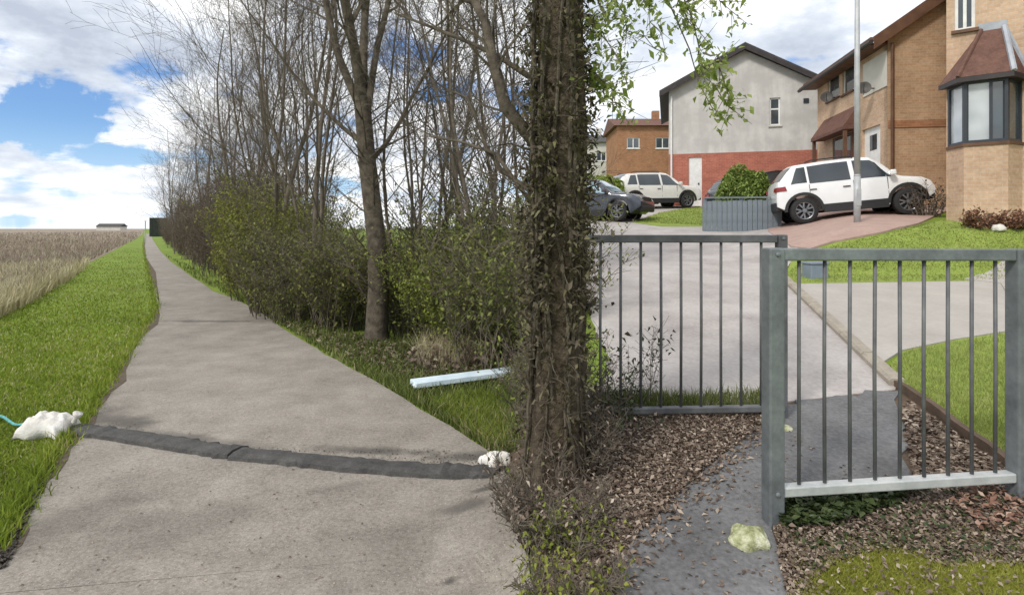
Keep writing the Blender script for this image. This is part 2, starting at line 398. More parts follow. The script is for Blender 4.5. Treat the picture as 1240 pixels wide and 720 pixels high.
    M['blade'] = mat_leaf('grass_blade', [(0.0, (0.12, 0.15, 0.022)), (0.4, (0.2, 0.28, 0.03)), (0.78, (0.3, 0.37, 0.05)), (0.9, (0.4, 0.38, 0.11)), (1.0, (0.5, 0.43, 0.22))], trans=0.35)
    M['lawnblade'] = mat_leaf('lawn_blade', [(0.0, (0.17, 0.2, 0.05)), (0.6, (0.27, 0.335, 0.085)), (1.0, (0.42, 0.43, 0.17))], trans=0.35)
    M['roughblade'] = mat_leaf('rough_grass_blade', [(0.0, (0.07, 0.08, 0.025)), (0.5, (0.12, 0.16, 0.035)), (0.75, (0.19, 0.23, 0.06)), (1.0, (0.36, 0.3, 0.18))], trans=0.3)
    M['mossblade'] = mat_leaf('mossy_blade', [(0.0, (0.16, 0.17, 0.03)), (0.6, (0.31, 0.33, 0.05)), (1.0, (0.45, 0.44, 0.12))], trans=0.3)
    M['straw'] = mat_leaf('dry_stalk', [(0.0, (0.16, 0.125, 0.095)), (0.45, (0.31, 0.25, 0.195)), (0.72, (0.44, 0.375, 0.3)), (0.86, (0.27, 0.26, 0.14)), (1.0, (0.17, 0.2, 0.085))], trans=0.2)
    M['straw2'] = mat_leaf('pale_dry_grass', [(0.0, (0.3, 0.25, 0.13)), (0.5, (0.5, 0.45, 0.28)), (1.0, (0.68, 0.62, 0.42))], trans=0.3)
    M['litter'] = mat_leaf('dead_leaf', [(0.0, (0.07, 0.05, 0.037)), (0.4, (0.165, 0.12, 0.09)), (0.7, (0.29, 0.225, 0.175)), (0.9, (0.46, 0.38, 0.3)), (1.0, (0.5, 0.42, 0.34))], trans=0.1)
    M['redlitter'] = mat_leaf('red_dead_leaf', [(0.0, (0.14, 0.065, 0.045)), (0.6, (0.3, 0.17, 0.12)), (1.0, (0.52, 0.4, 0.31))], trans=0.1)
    M['galv'] = mat_noise('galvanised_steel', [(0.2, (0.12, 0.085, 0.06)), (0.3, (0.12, 0.13, 0.138)), (0.5, (0.185, 0.2, 0.212)), (0.75, (0.28, 0.3, 0.31))], 7, 8, 0.55, 0.15, 60, metallic=0.35, fine=(40, 0.25))
    M['galv_dark'] = mat_noise('weathered_dark_steel', [(0.25, (0.085, 0.087, 0.092)), (0.75, (0.2, 0.203, 0.21))], 8, 8, 0.6, 0.15, 60, metallic=0.3)
    M['galv_lit'] = mat_noise('lit_rail_steel', [(0.25, (0.42, 0.44, 0.44)), (0.75, (0.68, 0.69, 0.68))], 9, 8, 0.5, 0.15, 60, metallic=0.3)  # paler steel: the light on the bottom rail put into its colour
    M['rubber'] = mat_noise('black_rubber', [(0.3, (0.035, 0.034, 0.034)), (0.55, (0.085, 0.082, 0.078)), (0.72, (0.15, 0.14, 0.13))], 9, 9, 0.85, 0.6, 60, fine=(70, 0.4), bdist=0.004)
    M['sack'] = mat_noise('white_woven_sack', [(0.25, (0.55, 0.52, 0.47)), (0.5, (0.74, 0.71, 0.66)), (0.75, (0.84, 0.82, 0.78))], 8, 7, 0.8, 0.7, 50, bdist=0.012)
    M['rope'] = mat_plain('teal_rope', (0.1, 0.36, 0.36), 0.7, var=0.4, vs=40)
    M['plank'] = mat_noise('pale_blue_board', [(0.3, (0.56, 0.68, 0.76)), (0.7, (0.76, 0.86, 0.92))], 6, 5, 0.55)
    M['white'] = mat_plain('white_car_paint', (0.82, 0.83, 0.84), 0.25, 0, 0.5, 0.6, 0.03)
    M['cream'] = mat_plain('pearl_white_car_paint', (0.76, 0.745, 0.71), 0.25, 0, 0.5, 0.6, 0.04)
    M['navy'] = mat_plain('dark_blue_car_paint', (0.055, 0.062, 0.08), 0.2, 0.2, 0.5, 0.8, 0.1)
    M['black'] = mat_plain('black_car_paint', (0.025, 0.026, 0.03), 0.2, 0, 0.5, 0.8, 0.1)
    M['trim'] = mat_plain('black_plastic_trim', (0.022, 0.022, 0.024), 0.6)
    M['tyre'] = mat_plain('tyre_rubber', (0.022, 0.022, 0.023), 0.85)
    M['rim'] = mat_plain('alloy_rim', (0.24, 0.245, 0.26), 0.35, 0.7)
    M['carglass'] = mat_glass('tinted_car_glass', (0.02, 0.03, 0.038), 0.12)
    M['lightglass'] = mat_glass('painted_reflection_glass', (0.3, 0.42, 0.5))  # pale blue reflection put into the glass colour
    M['lamp_clear'] = mat_glass('headlamp_glass', (0.35, 0.36, 0.38))
    M['lamp_red'] = mat_glass('tail_lamp_red', (0.25, 0.015, 0.02), 0.2)
    M['brick_tan'] = mat_brick('tan_brick', (0.5, 0.345, 0.215), (0.42, 0.27, 0.16), (0.48, 0.39, 0.3))
    M['brick_pink'] = mat_brick('pinkish_brick', (0.6, 0.43, 0.3), (0.52, 0.35, 0.235), (0.56, 0.46, 0.37))
    M['brick_red'] = mat_brick('red_brick', (0.46, 0.16, 0.11), (0.38, 0.12, 0.085), (0.42, 0.24, 0.19))
    M['brick_orange'] = mat_brick('orange_brick', (0.4, 0.2, 0.1), (0.3, 0.14, 0.075), (0.35, 0.25, 0.18))
    M['render'] = mat_render('grey_roughcast', (0.5, 0.48, 0.46), (0.64, 0.62, 0.595))
    M['render_w'] = mat_noise('off_white_render', [(0.28, (0.52, 0.5, 0.45)), (0.72, (0.66, 0.64, 0.58))], 1.1, 7, 0.95, 0.3, 60, bdist=0.006)
    M['tile_grey'] = mat_noise('dark_roof_tile', [(0.3, (0.05, 0.048, 0.05)), (0.7, (0.1, 0.095, 0.095))], 4, 6, 0.85, 0.5, 16, bdist=0.02)
    M['tile_brown'] = mat_noise('brown_roof_tile', [(0.28, (0.1, 0.05, 0.04)), (0.72, (0.2, 0.105, 0.08))], 5, 7, 0.85, 0.6, 18, fine=(20, 0.35), bdist=0.02)
    M['barge'] = mat_noise('brown_bargeboard', [(0.3, (0.085, 0.045, 0.028)), (0.7, (0.17, 0.09, 0.055))], 3, 6, 0.6)
    M['darkwood'] = mat_noise('dark_stained_timber', [(0.3, (0.03, 0.026, 0.027)), (0.7, (0.06, 0.05, 0.05))], 3, 6, 0.5)
    M['wframe'] = mat_plain('white_upvc', (0.75, 0.75, 0.73), 0.4)
    M['dframe'] = mat_plain('dark_window_frame', (0.03, 0.035, 0.045), 0.4)
    M['hglass'] = mat_glass('window_pane', (0.06, 0.075, 0.085), 0.03)
    M['reflglass'] = mat_glass('pane_painted_reflection', (0.42, 0.45, 0.47), 0.06)  # pale reflection in the bay panes put into their colour, nothing hangs behind
    M['lead'] = mat_noise('lead_flashing', [(0.3, (0.3, 0.32, 0.36)), (0.7, (0.45, 0.47, 0.52))], 4, 5, 0.5)
    M['fencegrey'] = mat_noise('blue_grey_fence_paint', [(0.3, (0.14, 0.17, 0.195)), (0.7, (0.22, 0.255, 0.285))], 5, 6, 0.7)
    M['pole'] = mat_noise('lamp_column_steel', [(0.3, (0.36, 0.37, 0.38)), (0.7, (0.5, 0.51, 0.52))], 5, 6, 0.5, metallic=0.2)
    M['moss'] = mat_noise('mossy_concrete', [(0.3, (0.16, 0.17, 0.07)), (0.47, (0.4, 0.41, 0.23)), (0.66, (0.66, 0.66, 0.5))], 22, 8, 0.95, 0.9, 40, bdist=0.02)
    M['darkgreen'] = mat_noise('dark_green_steel', [(0.3, (0.02, 0.026, 0.02)), (0.7, (0.04, 0.05, 0.04))], 3, 4, 0.6)
    M['shrub_core'] = mat_leaf('clipped_shrub_leaf', [(0.0, (0.11, 0.15, 0.035)), (0.6, (0.23, 0.31, 0.07)), (1.0, (0.36, 0.42, 0.14))], obj_var=0.2)
    M['redshrub'] = mat_leaf('russet_shrub_leaf', [(0.0, (0.1, 0.05, 0.03)), (0.6, (0.28, 0.14, 0.09)), (1.0, (0.4, 0.25, 0.16))])
    M['van'] = mat_plain('white_van_paint', (0.74, 0.74, 0.74), 0.3, 0, 0.5, 0.4, 0.03)
    M['dish'] = mat_plain('dark_dish', (0.06, 0.055, 0.05), 0.5)
    M['boxgrey'] = mat_plain('blue_grey_cabinet', (0.2, 0.24, 0.3), 0.6)
mats()

# ------------------------------------------------------------------ ground sheets
def build_ground():
    us = np.concatenate([np.linspace(-9, -1.3, 14)[:-1], np.linspace(-1.3, -0.05, 36)[:-1], np.linspace(-0.05, 0.12, 30)[:-1], np.linspace(0.12, 1.1, 44)[:-1], np.linspace(1.1, 9, 14)])
    ys = np.concatenate([[0.25, 0.6, 1.0], np.geomspace(1.3, 8, 30), np.linspace(8.3, 16, 26), np.geomspace(17, 32, 14), [40, 60, 90, 140, 220, 400, 700, 1200]])
    U, Y = np.meshgrid(us, ys)
    X = U * Y; Z = gz(X, Y)
    V = np.stack([X, Y, Z], -1).reshape(-1, 3)
    n, m = len(ys), len(us)
    F = [(i * m + j, i * m + j + 1, (i + 1) * m + j + 1, (i + 1) * m + j) for i in range(n - 1) for j in range(m - 1)]
    base = len(V)
    ext = np.array([(-2.25, .25, 0), (2.25, .25, 0), (-60, .25, 0), (60, .25, 0), (-60, -60, 0), (60, -60, 0), (-2.25, -60, 0), (2.25, -60, 0)], float)
    ext[:, 2] -= 0.004
    V = np.concatenate([V, ext]); F += [(base + 2, base + 4, base + 6, base), (base, base + 6, base + 7, base + 1), (base + 1, base + 7, base + 5, base + 3)]
    o = np_mesh('ground', V, np.array(F), M['grass_ground'], kind='structure')
    return o
build_ground()
def sheet(name, poly, mat, off, px=True, step=0.5, wob=0.0, kind='structure', parent=None):
    """a ground covering with its own outline, laid 'off' above the terrain; the rim turns down into the soil"""
    if px:
        P = []
        n = len(poly)
        for i in range(n):                                    # refine the outline before laying it on the ground
            a, b = poly[i], poly[(i + 1) % n]
            k = max(1, int(math.hypot(b[0] - a[0], b[1] - a[1]) / 14))
            for t in range(k): P.append((a[0] + (b[0] - a[0]) * t / k, a[1] + (b[1] - a[1]) * t / k))
        P = ground_at([p[0] for p in P], [p[1] for p in P])
    else: P = np.array(poly, float)
    if wob:
        d = np.hypot(P[:, 0], P[:, 1])[:, None]
        P = P + RNG.normal(0, wob, P.shape) * np.clip(d / 5, 0.5, 3)
    bm = bmesh.new()
    vs = [bm.verts.new((p[0], p[1], 0)) for p in P]
    bm.faces.new(vs)
    bmesh.ops.triangulate(bm, faces=bm.faces[:])
    lo, hi = P.min(0), P.max(0)
    for ax in (0, 1):
        st = max(step, (hi[ax] - lo[ax]) / 130)
        g = lo[ax] + st * 0.37
        while g < hi[ax]:
            co = [0, 0, 0]; no = [0, 0, 0]; co[ax] = g; no[ax] = 1
            bmesh.ops.bisect_plane(bm, geom=bm.verts[:] + bm.edges[:] + bm.faces[:], plane_co=co, plane_no=no, dist=1e-5)
            g += st
    bm.normal_update()
    if sum(f.normal.z for f in bm.faces) < 0: bmesh.ops.reverse_faces(bm, faces=bm.faces[:])
    for v in bm.verts: v.co.z = gzf(v.co.x, v.co.y) + off
    rim = [e for e in bm.edges if e.is_boundary]
    r = bmesh.ops.extrude_edge_only(bm, edges=rim)
    for v in [g for g in r['geom'] if isinstance(g, bmesh.types.BMVert)]: v.co.z -= off + 0.03
    me = bpy.data.meshes.new(name); bm.to_mesh(me); bm.free(); me.materials.append(mat)
    o = link(name, me, parent)
    if kind: o['kind'] = kind
    return o

PATH_L = [(-420, 760), (-60, 700), (0, 664), (30, 612), (62, 562), (88, 530), (112, 498), (134, 464), (152, 436), (172, 406), (188, 382), (191, 370), (187, 350), (181, 330), (176.5, 312), (174, 298), (175, 288), (177, 283)]
PATH_R = [(183, 283), (185, 290), (194, 304), (208, 318), (232, 336), (262, 353), (292, 367), (326, 387), (372, 416), (420, 445), (470, 473), (520, 503), (556, 525), (586, 544), (606, 560), (622, 585), (632, 620), (640, 660), (650, 760)]
sheet('field', [(-900, 470), (-60, 395), (20, 372), (70, 345), (108, 318), (140, 302), (158, 292), (172, 284), (174, 276.9), (-900, 276.9)], M['field'], 0.010, step=1.0)
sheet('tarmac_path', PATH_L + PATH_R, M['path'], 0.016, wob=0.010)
RIM = PATH_L[1:17]
sheet('path_rim_soil', [(x - 6 * (y - 276) / 200, y) for x, y in RIM] + [(x + (9 + 5 * math.sin(i * 2.3)) * (y - 276) / 200 + 1.0, y) for i, (x, y) in enumerate(RIM)][::-1], M['rimsoil'], 0.019, wob=0.016)
sheet('rim_soil_patch', [(-60, 720), (-60, 690), (0, 640), (24, 606), (46, 580), (62, 572), (48, 604), (28, 636), (14, 664), (-10, 690)], M['rimsoil'], 0.023, wob=0.015)
# the estate side
FOOT_L = [(664, 770), (710, 715), (760, 655), (813, 605), (868, 556), (920, 516), (946, 491)]
FOOT_R = [(1085, 474), (1090, 505), (1100, 556), (1112, 592), (1030, 600), (945, 612), (938, 640), (946, 680), (966, 720), (972, 770)]
sheet('soil', [(604, 500), (640, 482), (700, 490), (946, 486), (1085, 468), (1217, 560), (1420, 620), (2000, 770), (655, 770), (645, 680), (634, 620), (618, 570), (600, 540)], M['soil'], 0.008)
sheet('footpath', FOOT_L + FOOT_R, M['foot'], 0.020, wob=0.025)
sheet('road', [(640, 474), (640, 262), (700, 256), (760, 254), (860, 262), (952, 281), (966, 300), (946, 336), (1085, 470), (1085, 474), (946, 489), (820, 494), (700, 490)], M['road'], 0.016, step=0.12, wob=0.004)
sheet('estate_paving', [(1.2, 19), (1.6, 46), (30, 46), (17, 19.5), (6.5, 17.5)], M['pave'], 0.009, px=False, step=1.2)
sheet('pavement', [(950, 338), (960, 344), (1210, 341), (2300, 338), (2300, 360), (1236, 400), (1160, 412), (1092, 426), (1070, 440), (1086, 468)], M['pave'], 0.020, step=0.3)
sheet('front_lawn', [(950, 337), (958, 318), (985, 304), (1010, 296), (1060, 287), (1110, 277), (1140, 268), (2300, 262), (2300, 336), (1210, 341), (960, 345)], M['lawn'], 0.026, step=0.3)
sheet('side_lawn', [(1088, 470), (1078, 444), (1094, 428), (1160, 414), (1240, 402), (2300, 366), (2300, 760), (1222, 566)], M['lawn'], 0.026, step=0.3)
sheet('driveway', [(930, 281), (934, 262), (1000, 252), (1128, 234), (1152, 254), (1112, 272), (1062, 284), (1008, 294), (980, 303), (958, 300)], M['drive'], 0.034, step=0.25)
sheet('verge_grass', [(766, 270), (800, 258), (846, 250), (872, 262), (896, 271), (850, 275), (800, 275)], M['lawn'], 0.030, step=0.5)
sheet('garden_path', [(1168, 340), (1198, 330), (1214, 318), (1246, 318), (1262, 372), (1228, 372), (1212, 345)], M['pave'], 0.034, step=0.25)

MOSS = [(955, 745), (982, 704), (1016, 684), (1060, 670), (1108, 674), (1146, 692), (1190, 686), (1250, 692), (1250, 745)]
sheet('mossy_turf', MOSS, M['mossground'], 0.026, wob=0.02)
# kerb of single stones along the road edge, then a low timber edging
def kerb_run():
    a, b = gp(947, 337), gp(1086, 470)
    root = tag(MB().build('kerb', M['kerb']), kind='structure')
    bpy.data.objects.remove(root)
    root = empty('kerb', a, kind='structure')
    d = Vector((b.x - a.x, b.y - a.y, 0)); L = d.length; d.normalize(); nrm = Vector((d.y, -d.x, 0))
    nst = 7; me = None
    for i in range(nst):
        t0, t1 = L * i / nst + 0.006, L * (i + 1) / nst - 0.006
        p, q = a + d * t0, a + d * t1
        mb = MB(); w = 0.10
        pts = []
        for (P) in (p, q):
            z = gzf(P.x, P.y)
            for off, h in ((-w / 2, -0.1), (w / 2, -0.1), (w / 2, 0.07), (-w / 2 + 0.02, 0.07), (-w / 2, 0.05)):
                v = P - nrm * off; pts.append(Vector((v.x, v.y, z + h + random.uniform(-.004, .004))) - a)
        mb.add(pts, [(0, 1, 2, 3, 4)[::-1], (5, 6, 7, 8, 9)] + [(j, (j + 1) % 5, 5 + (j + 1) % 5, 5 + j) for j in range(5)])
        mb.build('kerbstone', M['kerb'], root)
    c = gp(1222, 568)
    mb = MB(); pts = []
    for k in range(9):
        t = k / 8; P = b.lerp(c, t); z = gzf(P.x, P.y)
        dd = (c - b).normalized(); nn = Vector((dd.y, -dd.x, 0))
        h = 0.07 + random.uniform(-0.012, 0.01)
        for off, hh in ((-.02, -.1), (.02, -.1), (.02, h), (-.02, h)): pts.append(Vector((P.x + nn.x * off, P.y + nn.y * off, z + hh)))
    fs = [(k * 4 + j, k * 4 + (j + 1) % 4, (k + 1) * 4 + (j + 1) % 4, (k + 1) * 4 + j) for k in range(8) for j in range(4)] + [(3, 2, 1, 0), (32, 33, 34, 35)]
    mb.add(pts, fs); mb.build('lawn_edging', M['edge'])['kind'] = 'structure'
kerb_run()

# ------------------------------------------------------------------ blades, leaves, litter
def blades(name, P, mat, h=(0.03, 0.07), w=0.004, lean=0.5, seg2=False, kind='stuff', parent=None, rscale=1.0, persp=0.0, Z=None):
    n = len(P)
    d = np.hypot(P[:, 0], P[:, 1])
    H = RNG.uniform(h[0], h[1], n); W = w * (1 + persp * d) * RNG.uniform(0.7, 1.3, n)
    a = RNG.uniform(0, 2 * np.pi, n); la = RNG.uniform(0, 2 * np.pi, n); ln = RNG.uniform(0, lean, n) * H
    z = gz(P[:, 0], P[:, 1]) if Z is None else Z
    base = np.stack([P[:, 0], P[:, 1], z], 1)
    s = np.stack([np.cos(a), np.sin(a), np.zeros(n)], 1) * (W / 2)[:, None]
    L = np.stack([np.cos(la) * ln, np.sin(la) * ln, H], 1)
    mid = base + L * np.array([0.35, 0.35, 0.6])
    V = np.concatenate([base - s, base + s, mid + s * 0.8, mid - s * 0.8, base + L], 0)
    i = np.arange(n)
    F = np.concatenate([np.stack([i, i + n, i + 2 * n], 1), np.stack([i, i + 2 * n, i + 3 * n], 1), np.stack([i + 3 * n, i + 2 * n, i + 4 * n], 1)])
    x_, y_ = P[:, 0], P[:, 1]
    patch = np.sin(x_ * 1.7 + 2 * np.sin(y_ * 0.9)) * np.sin(y_ * 1.3 + 1.5 * np.sin(x_ * 1.1)) + 0.6 * np.sin(x_ * 4.1 + y_ * 3.3 + np.sin(y_ * 5))
    r = np.clip(RNG.beta(2.2, 2.2, n) + 0.13 * patch, 0, 1) * rscale
    return np_mesh(name, V, F, mat, parent, np.tile(r, 5), kind=kind)
def flat_leaves(P, size=(0.02, 0.05), tilt=0.5, lift=0.02):
    """curled leaf: two triangles folded on a midrib; P (n,3)"""
    n = len(P); S = RNG.uniform(size[0], size[1], n)
    a = RNG.uniform(0, 2 * np.pi, n); tl = RNG.uniform(-tilt, tilt, (n, 2)); fold = RNG.uniform(-0.1, 0.5, n)
    ux = np.stack([np.cos(a), np.sin(a), tl[:, 0]], 1); uy = np.stack([-np.sin(a), np.cos(a), tl[:, 1]], 1)
    up = np.cross(ux, uy)
    c = P + np.array([0, 0, 1.0]) * RNG.uniform(0.3, 1, n)[:, None] * lift
    S = S[:, None]; fo = fold[:, None]
    t0 = c - ux * S; t1 = c + ux * S
    l0 = c + uy * S * 0.55 - ux * S * 0.15 + up * S * fo; r0 = c - uy * S * 0.55 - ux * S * 0.15 + up * S * fo
    V = np.concatenate([t0, r0, t1, l0]); i = np.arange(n)
    F = np.concatenate([np.stack([i, i + n, i + 2 * n], 1), np.stack([i, i + 2 * n, i + 3 * n], 1)])
    return V, F
def litter(name, P2, mat, size=(0.02, 0.045), tilt=0.5, lift=0.02, off=0.02, kind='stuff', bias=(1.8, 1.8)):
    P = np.stack([P2[:, 0], P2[:, 1], gz(P2[:, 0], P2[:, 1]) + off], 1)
    V, F = flat_leaves(P, size, tilt, lift)
    return np_mesh(name, V, F, mat, rnd=np.tile(RNG.beta(*bias, len(P)), 4), kind=kind)

GRASS_L = [(-60, 640), (-60, 400), (25, 372), (75, 345), (112, 318), (145, 302), (172, 300), (180, 330), (189, 368), (184, 388), (148, 446), (108, 508), (84, 542), (50, 590), (2, 660)]
def grasses():
    p = scatter_px(GRASS_L, 42000)
    tag(blades('verge_grass_blades', p, M['blade'], (0.02, 0.05), 0.006, 1.1, persp=0.12), 'bright green mown grass of the verge beside the tarmac path', 'grass')
    tag(blades('dead_grass_blades', scatter_px(GRASS_L, 5500), M['straw2'], (0.015, 0.045), 0.005, 1.3, persp=0.1), 'withered straw coloured blades among the green verge grass', 'dry grass')
    # frayed grass along the path's left rim
    E = []
    for (x0, y0), (x1, y1) in zip(PATH_L[1:-2], PATH_L[2:-1]):
        k = int(40 + 9 * abs(y1 - y0)); t = RNG.uniform(0, 1, k)
        E.append(np.stack([x0 + (x1 - x0) * t, y0 + (y1 - y0) * t], 1))
    E = np.concatenate(E); g = ground_at(E[:, 0], E[:, 1]); g[:, 0] += RNG.normal(-0.03, 0.05, len(g))
    tag(blades('verge_fringe', g, M['blade'], (0.04, 0.11), 0.006, 1.0, persp=0.1), 'ragged grass fringe along the left rim of the tarmac path', 'grass')
    VR = [(196, 306), (236, 337), (296, 368), (376, 417), (424, 446), (474, 474), (524, 504), (590, 545), (606, 558), (640, 540), (640, 420), (560, 418), (470, 412), (400, 402), (330, 374), (270, 345), (222, 318)]
    tag(blades('rough_verge_grass', scatter_px(VR, 17000), M['roughblade'], (0.04, 0.13), 0.007, 1.0, persp=0.1), 'rough grass verge between the tarmac path and the hedgerow', 'grass')
    V2 = [(520, 492), (560, 482), (606, 480), (615, 545), (588, 540), (552, 516)]
    tag(blades('lush_grass_tuft', scatter_px(V2, 5000), M['blade'], (0.05, 0.13), 0.006, 0.9), 'lush bright grass between the pale board and the path', 'grass')
    # field
    fp = scatter_px([(-60, 372), (10, 366), (60, 345), (104, 318), (138, 302), (165, 290), (172, 282), (172, 280.2), (-60, 283)], 26000)
    tag(blades('stubble_stalks', fp, M['straw'], (0.15, 0.45), 0.010, 0.9, persp=0.08), 'brown dry stalks standing across the field left of the path', 'crop stubble')
    fp = scatter_px([(-60, 400), (0, 385), (40, 366), (85, 340), (110, 320), (70, 322), (20, 328), (-60, 332)], 7000)
    tag(blades('pale_field_margin', fp, M['straw2'], (0.2, 0.5), 0.012, 0.7, persp=0.08), 'pale bleached grass on the margin of the field', 'dry grass')
    # right side
    tag(blades('lawn_blades', scatter_px([(952, 334), (985, 304), (1060, 287), (1140, 268), (1250, 263), (1250, 340), (960, 344)], 15000), M['lawnblade'], (0.03, 0.06), 0.008, 0.8, persp=0.1, Z=None), 'mown grass of the front lawn below the bay window', 'grass')
    tag(blades('side_lawn_blades', scatter_px([(1090, 468), (1080, 445), (1096, 429), (1240, 403), (1260, 400), (1260, 590), (1218, 560)], 13000), M['lawnblade'], (0.04, 0.075), 0.005, 0.8), 'mown grass of the side lawn behind the front barrier', 'grass')
    tag(blades('verge_blades', scatter_px([(768, 270), (800, 258), (846, 251), (872, 263), (892, 271), (850, 274)], 3000), M['lawnblade'], (0.05, 0.1), 0.02, 0.8), 'small green verge in front of the cream car', 'grass')
    tag(blades('road_edge_grass', scatter_px([(715, 492), (730, 478), (830, 482), (930, 478), (940, 490), (940, 506), (830, 500), (740, 506)], 3600), M['roughblade'], (0.03, 0.11), 0.005, 1.0), 'thin grass strip between the road edge and the back barrier', 'grass')
    tag(blades('mossy_grass', np.concatenate([scatter_px(MOSS, 17000), scatter_px([(960, 660), (1250, 640), (1250, 700), (960, 700)], 1800)]), M['mossblade'], (0.03, 0.055), 0.004, 1.0), 'yellow green mossy grass in the foreground below the front barrier', 'grass')
    # litter
    LA = [(650, 560), (690, 520), (740, 505), (930, 503), (930, 516), (872, 556), (818, 606), (768, 656), (720, 716), (650, 730)]
    tag(litter('leaf_litter', scatter_px(LA, 22000), M['litter'], (0.003, 0.015), 0.6, 0.018), 'brown leaf litter banked along the left side of the dark footpath', 'leaf litter')
    e = np.concatenate([np.linspace(FOOT_L[i], FOOT_L[i + 1], 420) for i in range(5)]); e = ground_at(e[:, 0], e[:, 1]); e = e + RNG.normal(0, 0.085, e.shape) + np.array([0.0, 0.0])
    tag(litter('leaf_litter', e, M['litter'], (0.005, 0.02), 0.6, 0.008, 0.021), 'dry leaves straggling over the left rim of the dark footpath', 'leaf litter')
    LB = [(940, 606), (1110, 592), (1250, 584), (1250, 694), (1190, 690), (1146, 696), (1108, 680), (1060, 676), (1016, 690), (985, 706), (950, 668)]
    tag(litter('leaf_litter', scatter_px(LB, 15000), M['litter'], (0.003, 0.014), 0.6, 0.02), 'mixed leaf litter below the front barrier', 'leaf litter')
    tag(litter('leaf_litter', scatter_px(LA, 500), M['litter'], (0.009, 0.02), 0.7, 0.03, 0.03), 'larger dry leaves on top of the litter left of the dark footpath', 'leaf litter')
    tag(litter('leaf_litter', scatter_px(LB, 380), M['litter'], (0.009, 0.018), 0.7, 0.03, 0.03), 'larger dry leaves on top of the litter below the front barrier', 'leaf litter')
    tag(litter('leaf_litter', scatter_px([(936, 630), (960, 660), (1000, 690), (985, 735), (955, 735), (944, 690)], 1300), M['litter'], (0.003, 0.014), 0.6, 0.018), 'leaf litter between the dark footpath and the yellow green moss', 'leaf litter')
    LC = [(1150, 620), (1180, 600), (1250, 596), (1250, 668), (1200, 662)]
    tag(litter('red_leaf_litter', scatter_px(LC, 260), M['redlitter'], (0.009, 0.022), 0.6, 0.05, 0.03), 'russet fallen leaves by the right foot of the front barrier', 'leaf litter')
    tag(litter('green_litter_weeds', scatter_px(LB, 800), M['ivyleaf'], (0.006, 0.016), 0.9, 0.03, 0.025), 'small green weeds among the leaf litter below the front barrier', 'weeds')
    tag(litter('leaf_litter', scatter_px(MOSS, 420), M['litter'], (0.004, 0.013), 0.7, 0.02, 0.045), 'single dry leaves lying on the yellow green moss', 'leaf litter')
    LD = [(1090, 500), (1100, 490), (1200, 560), (1220, 575), (1110, 590)]
    tag(litter('leaf_litter', scatter_px(LD, 2200), M['litter'], (0.008, 0.028), 0.5, 0.015), 'leaf litter on the soil strip along the lawn edging', 'leaf litter')
    tag(litter('ivy_ground_cover', scatter_px([(940, 618), (960, 604), (1050, 600), (1120, 598), (1080, 622), (1010, 646), (950, 650)], 1500), M['ivyleaf'], (0.014, 0.03), 0.7, 0.05, 0.03), 'dark ivy creeping under the lower left of the front barrier', 'ivy')
    tag(litter('footpath_crumbs', scatter_px(FOOT_L[:-1] + FOOT_R[3:], 420), M['litter'], (0.004, 0.014), 0.4, 0.004, 0.021), 'scattered leaf crumbs on the dark footpath', 'leaf litter')
    tag(litter('path_crumbs', scatter_px([(110, 520), (200, 400), (300, 385), (600, 560), (620, 715), (0, 715)], 380), M['litter'], (0.003, 0.011), 0.4, 0.004, 0.018), 'tiny leaf crumbs scattered on the tarmac path', 'leaf litter')
    tag(litter('soil_crumbs', scatter_px([(90, 520), (130, 512), (200, 528), (300, 544), (420, 548), (520, 545), (596, 556), (600, 566), (500, 566), (400, 558), (280, 548), (180, 536)], 900), M['soilbit'], (0.002, 0.008), 0.7, 0.004, 0.017), 'dark soil washed up against the rubber strip', 'soil')
    tag(litter('soil_crumbs', scatter_px([(-20, 700), (0, 655), (40, 590), (70, 560), (60, 580), (30, 640), (10, 690)], 1400), M['soilbit'], (0.004, 0.016), 0.7, 0.008, 0.017), 'dark soil along the lower left rim of the tarmac path', 'soil')
    tag(litter('hedge_bottom_litter', scatter_px([(300, 372), (400, 402), (500, 420), (630, 440), (630, 470), (500, 462), (420, 436), (330, 388)], 2600), M['litter'], (0.015, 0.05), 0.6, 0.03, 0.02), 'dry leaves lying along the foot of the hedgerow', 'leaf litter')
M['soilbit'] = mat_leaf('soil_bits', [(0.0, (0.03, 0.026, 0.022)), (1.0, (0.11, 0.095, 0.08))], trans=0.0)
grasses()

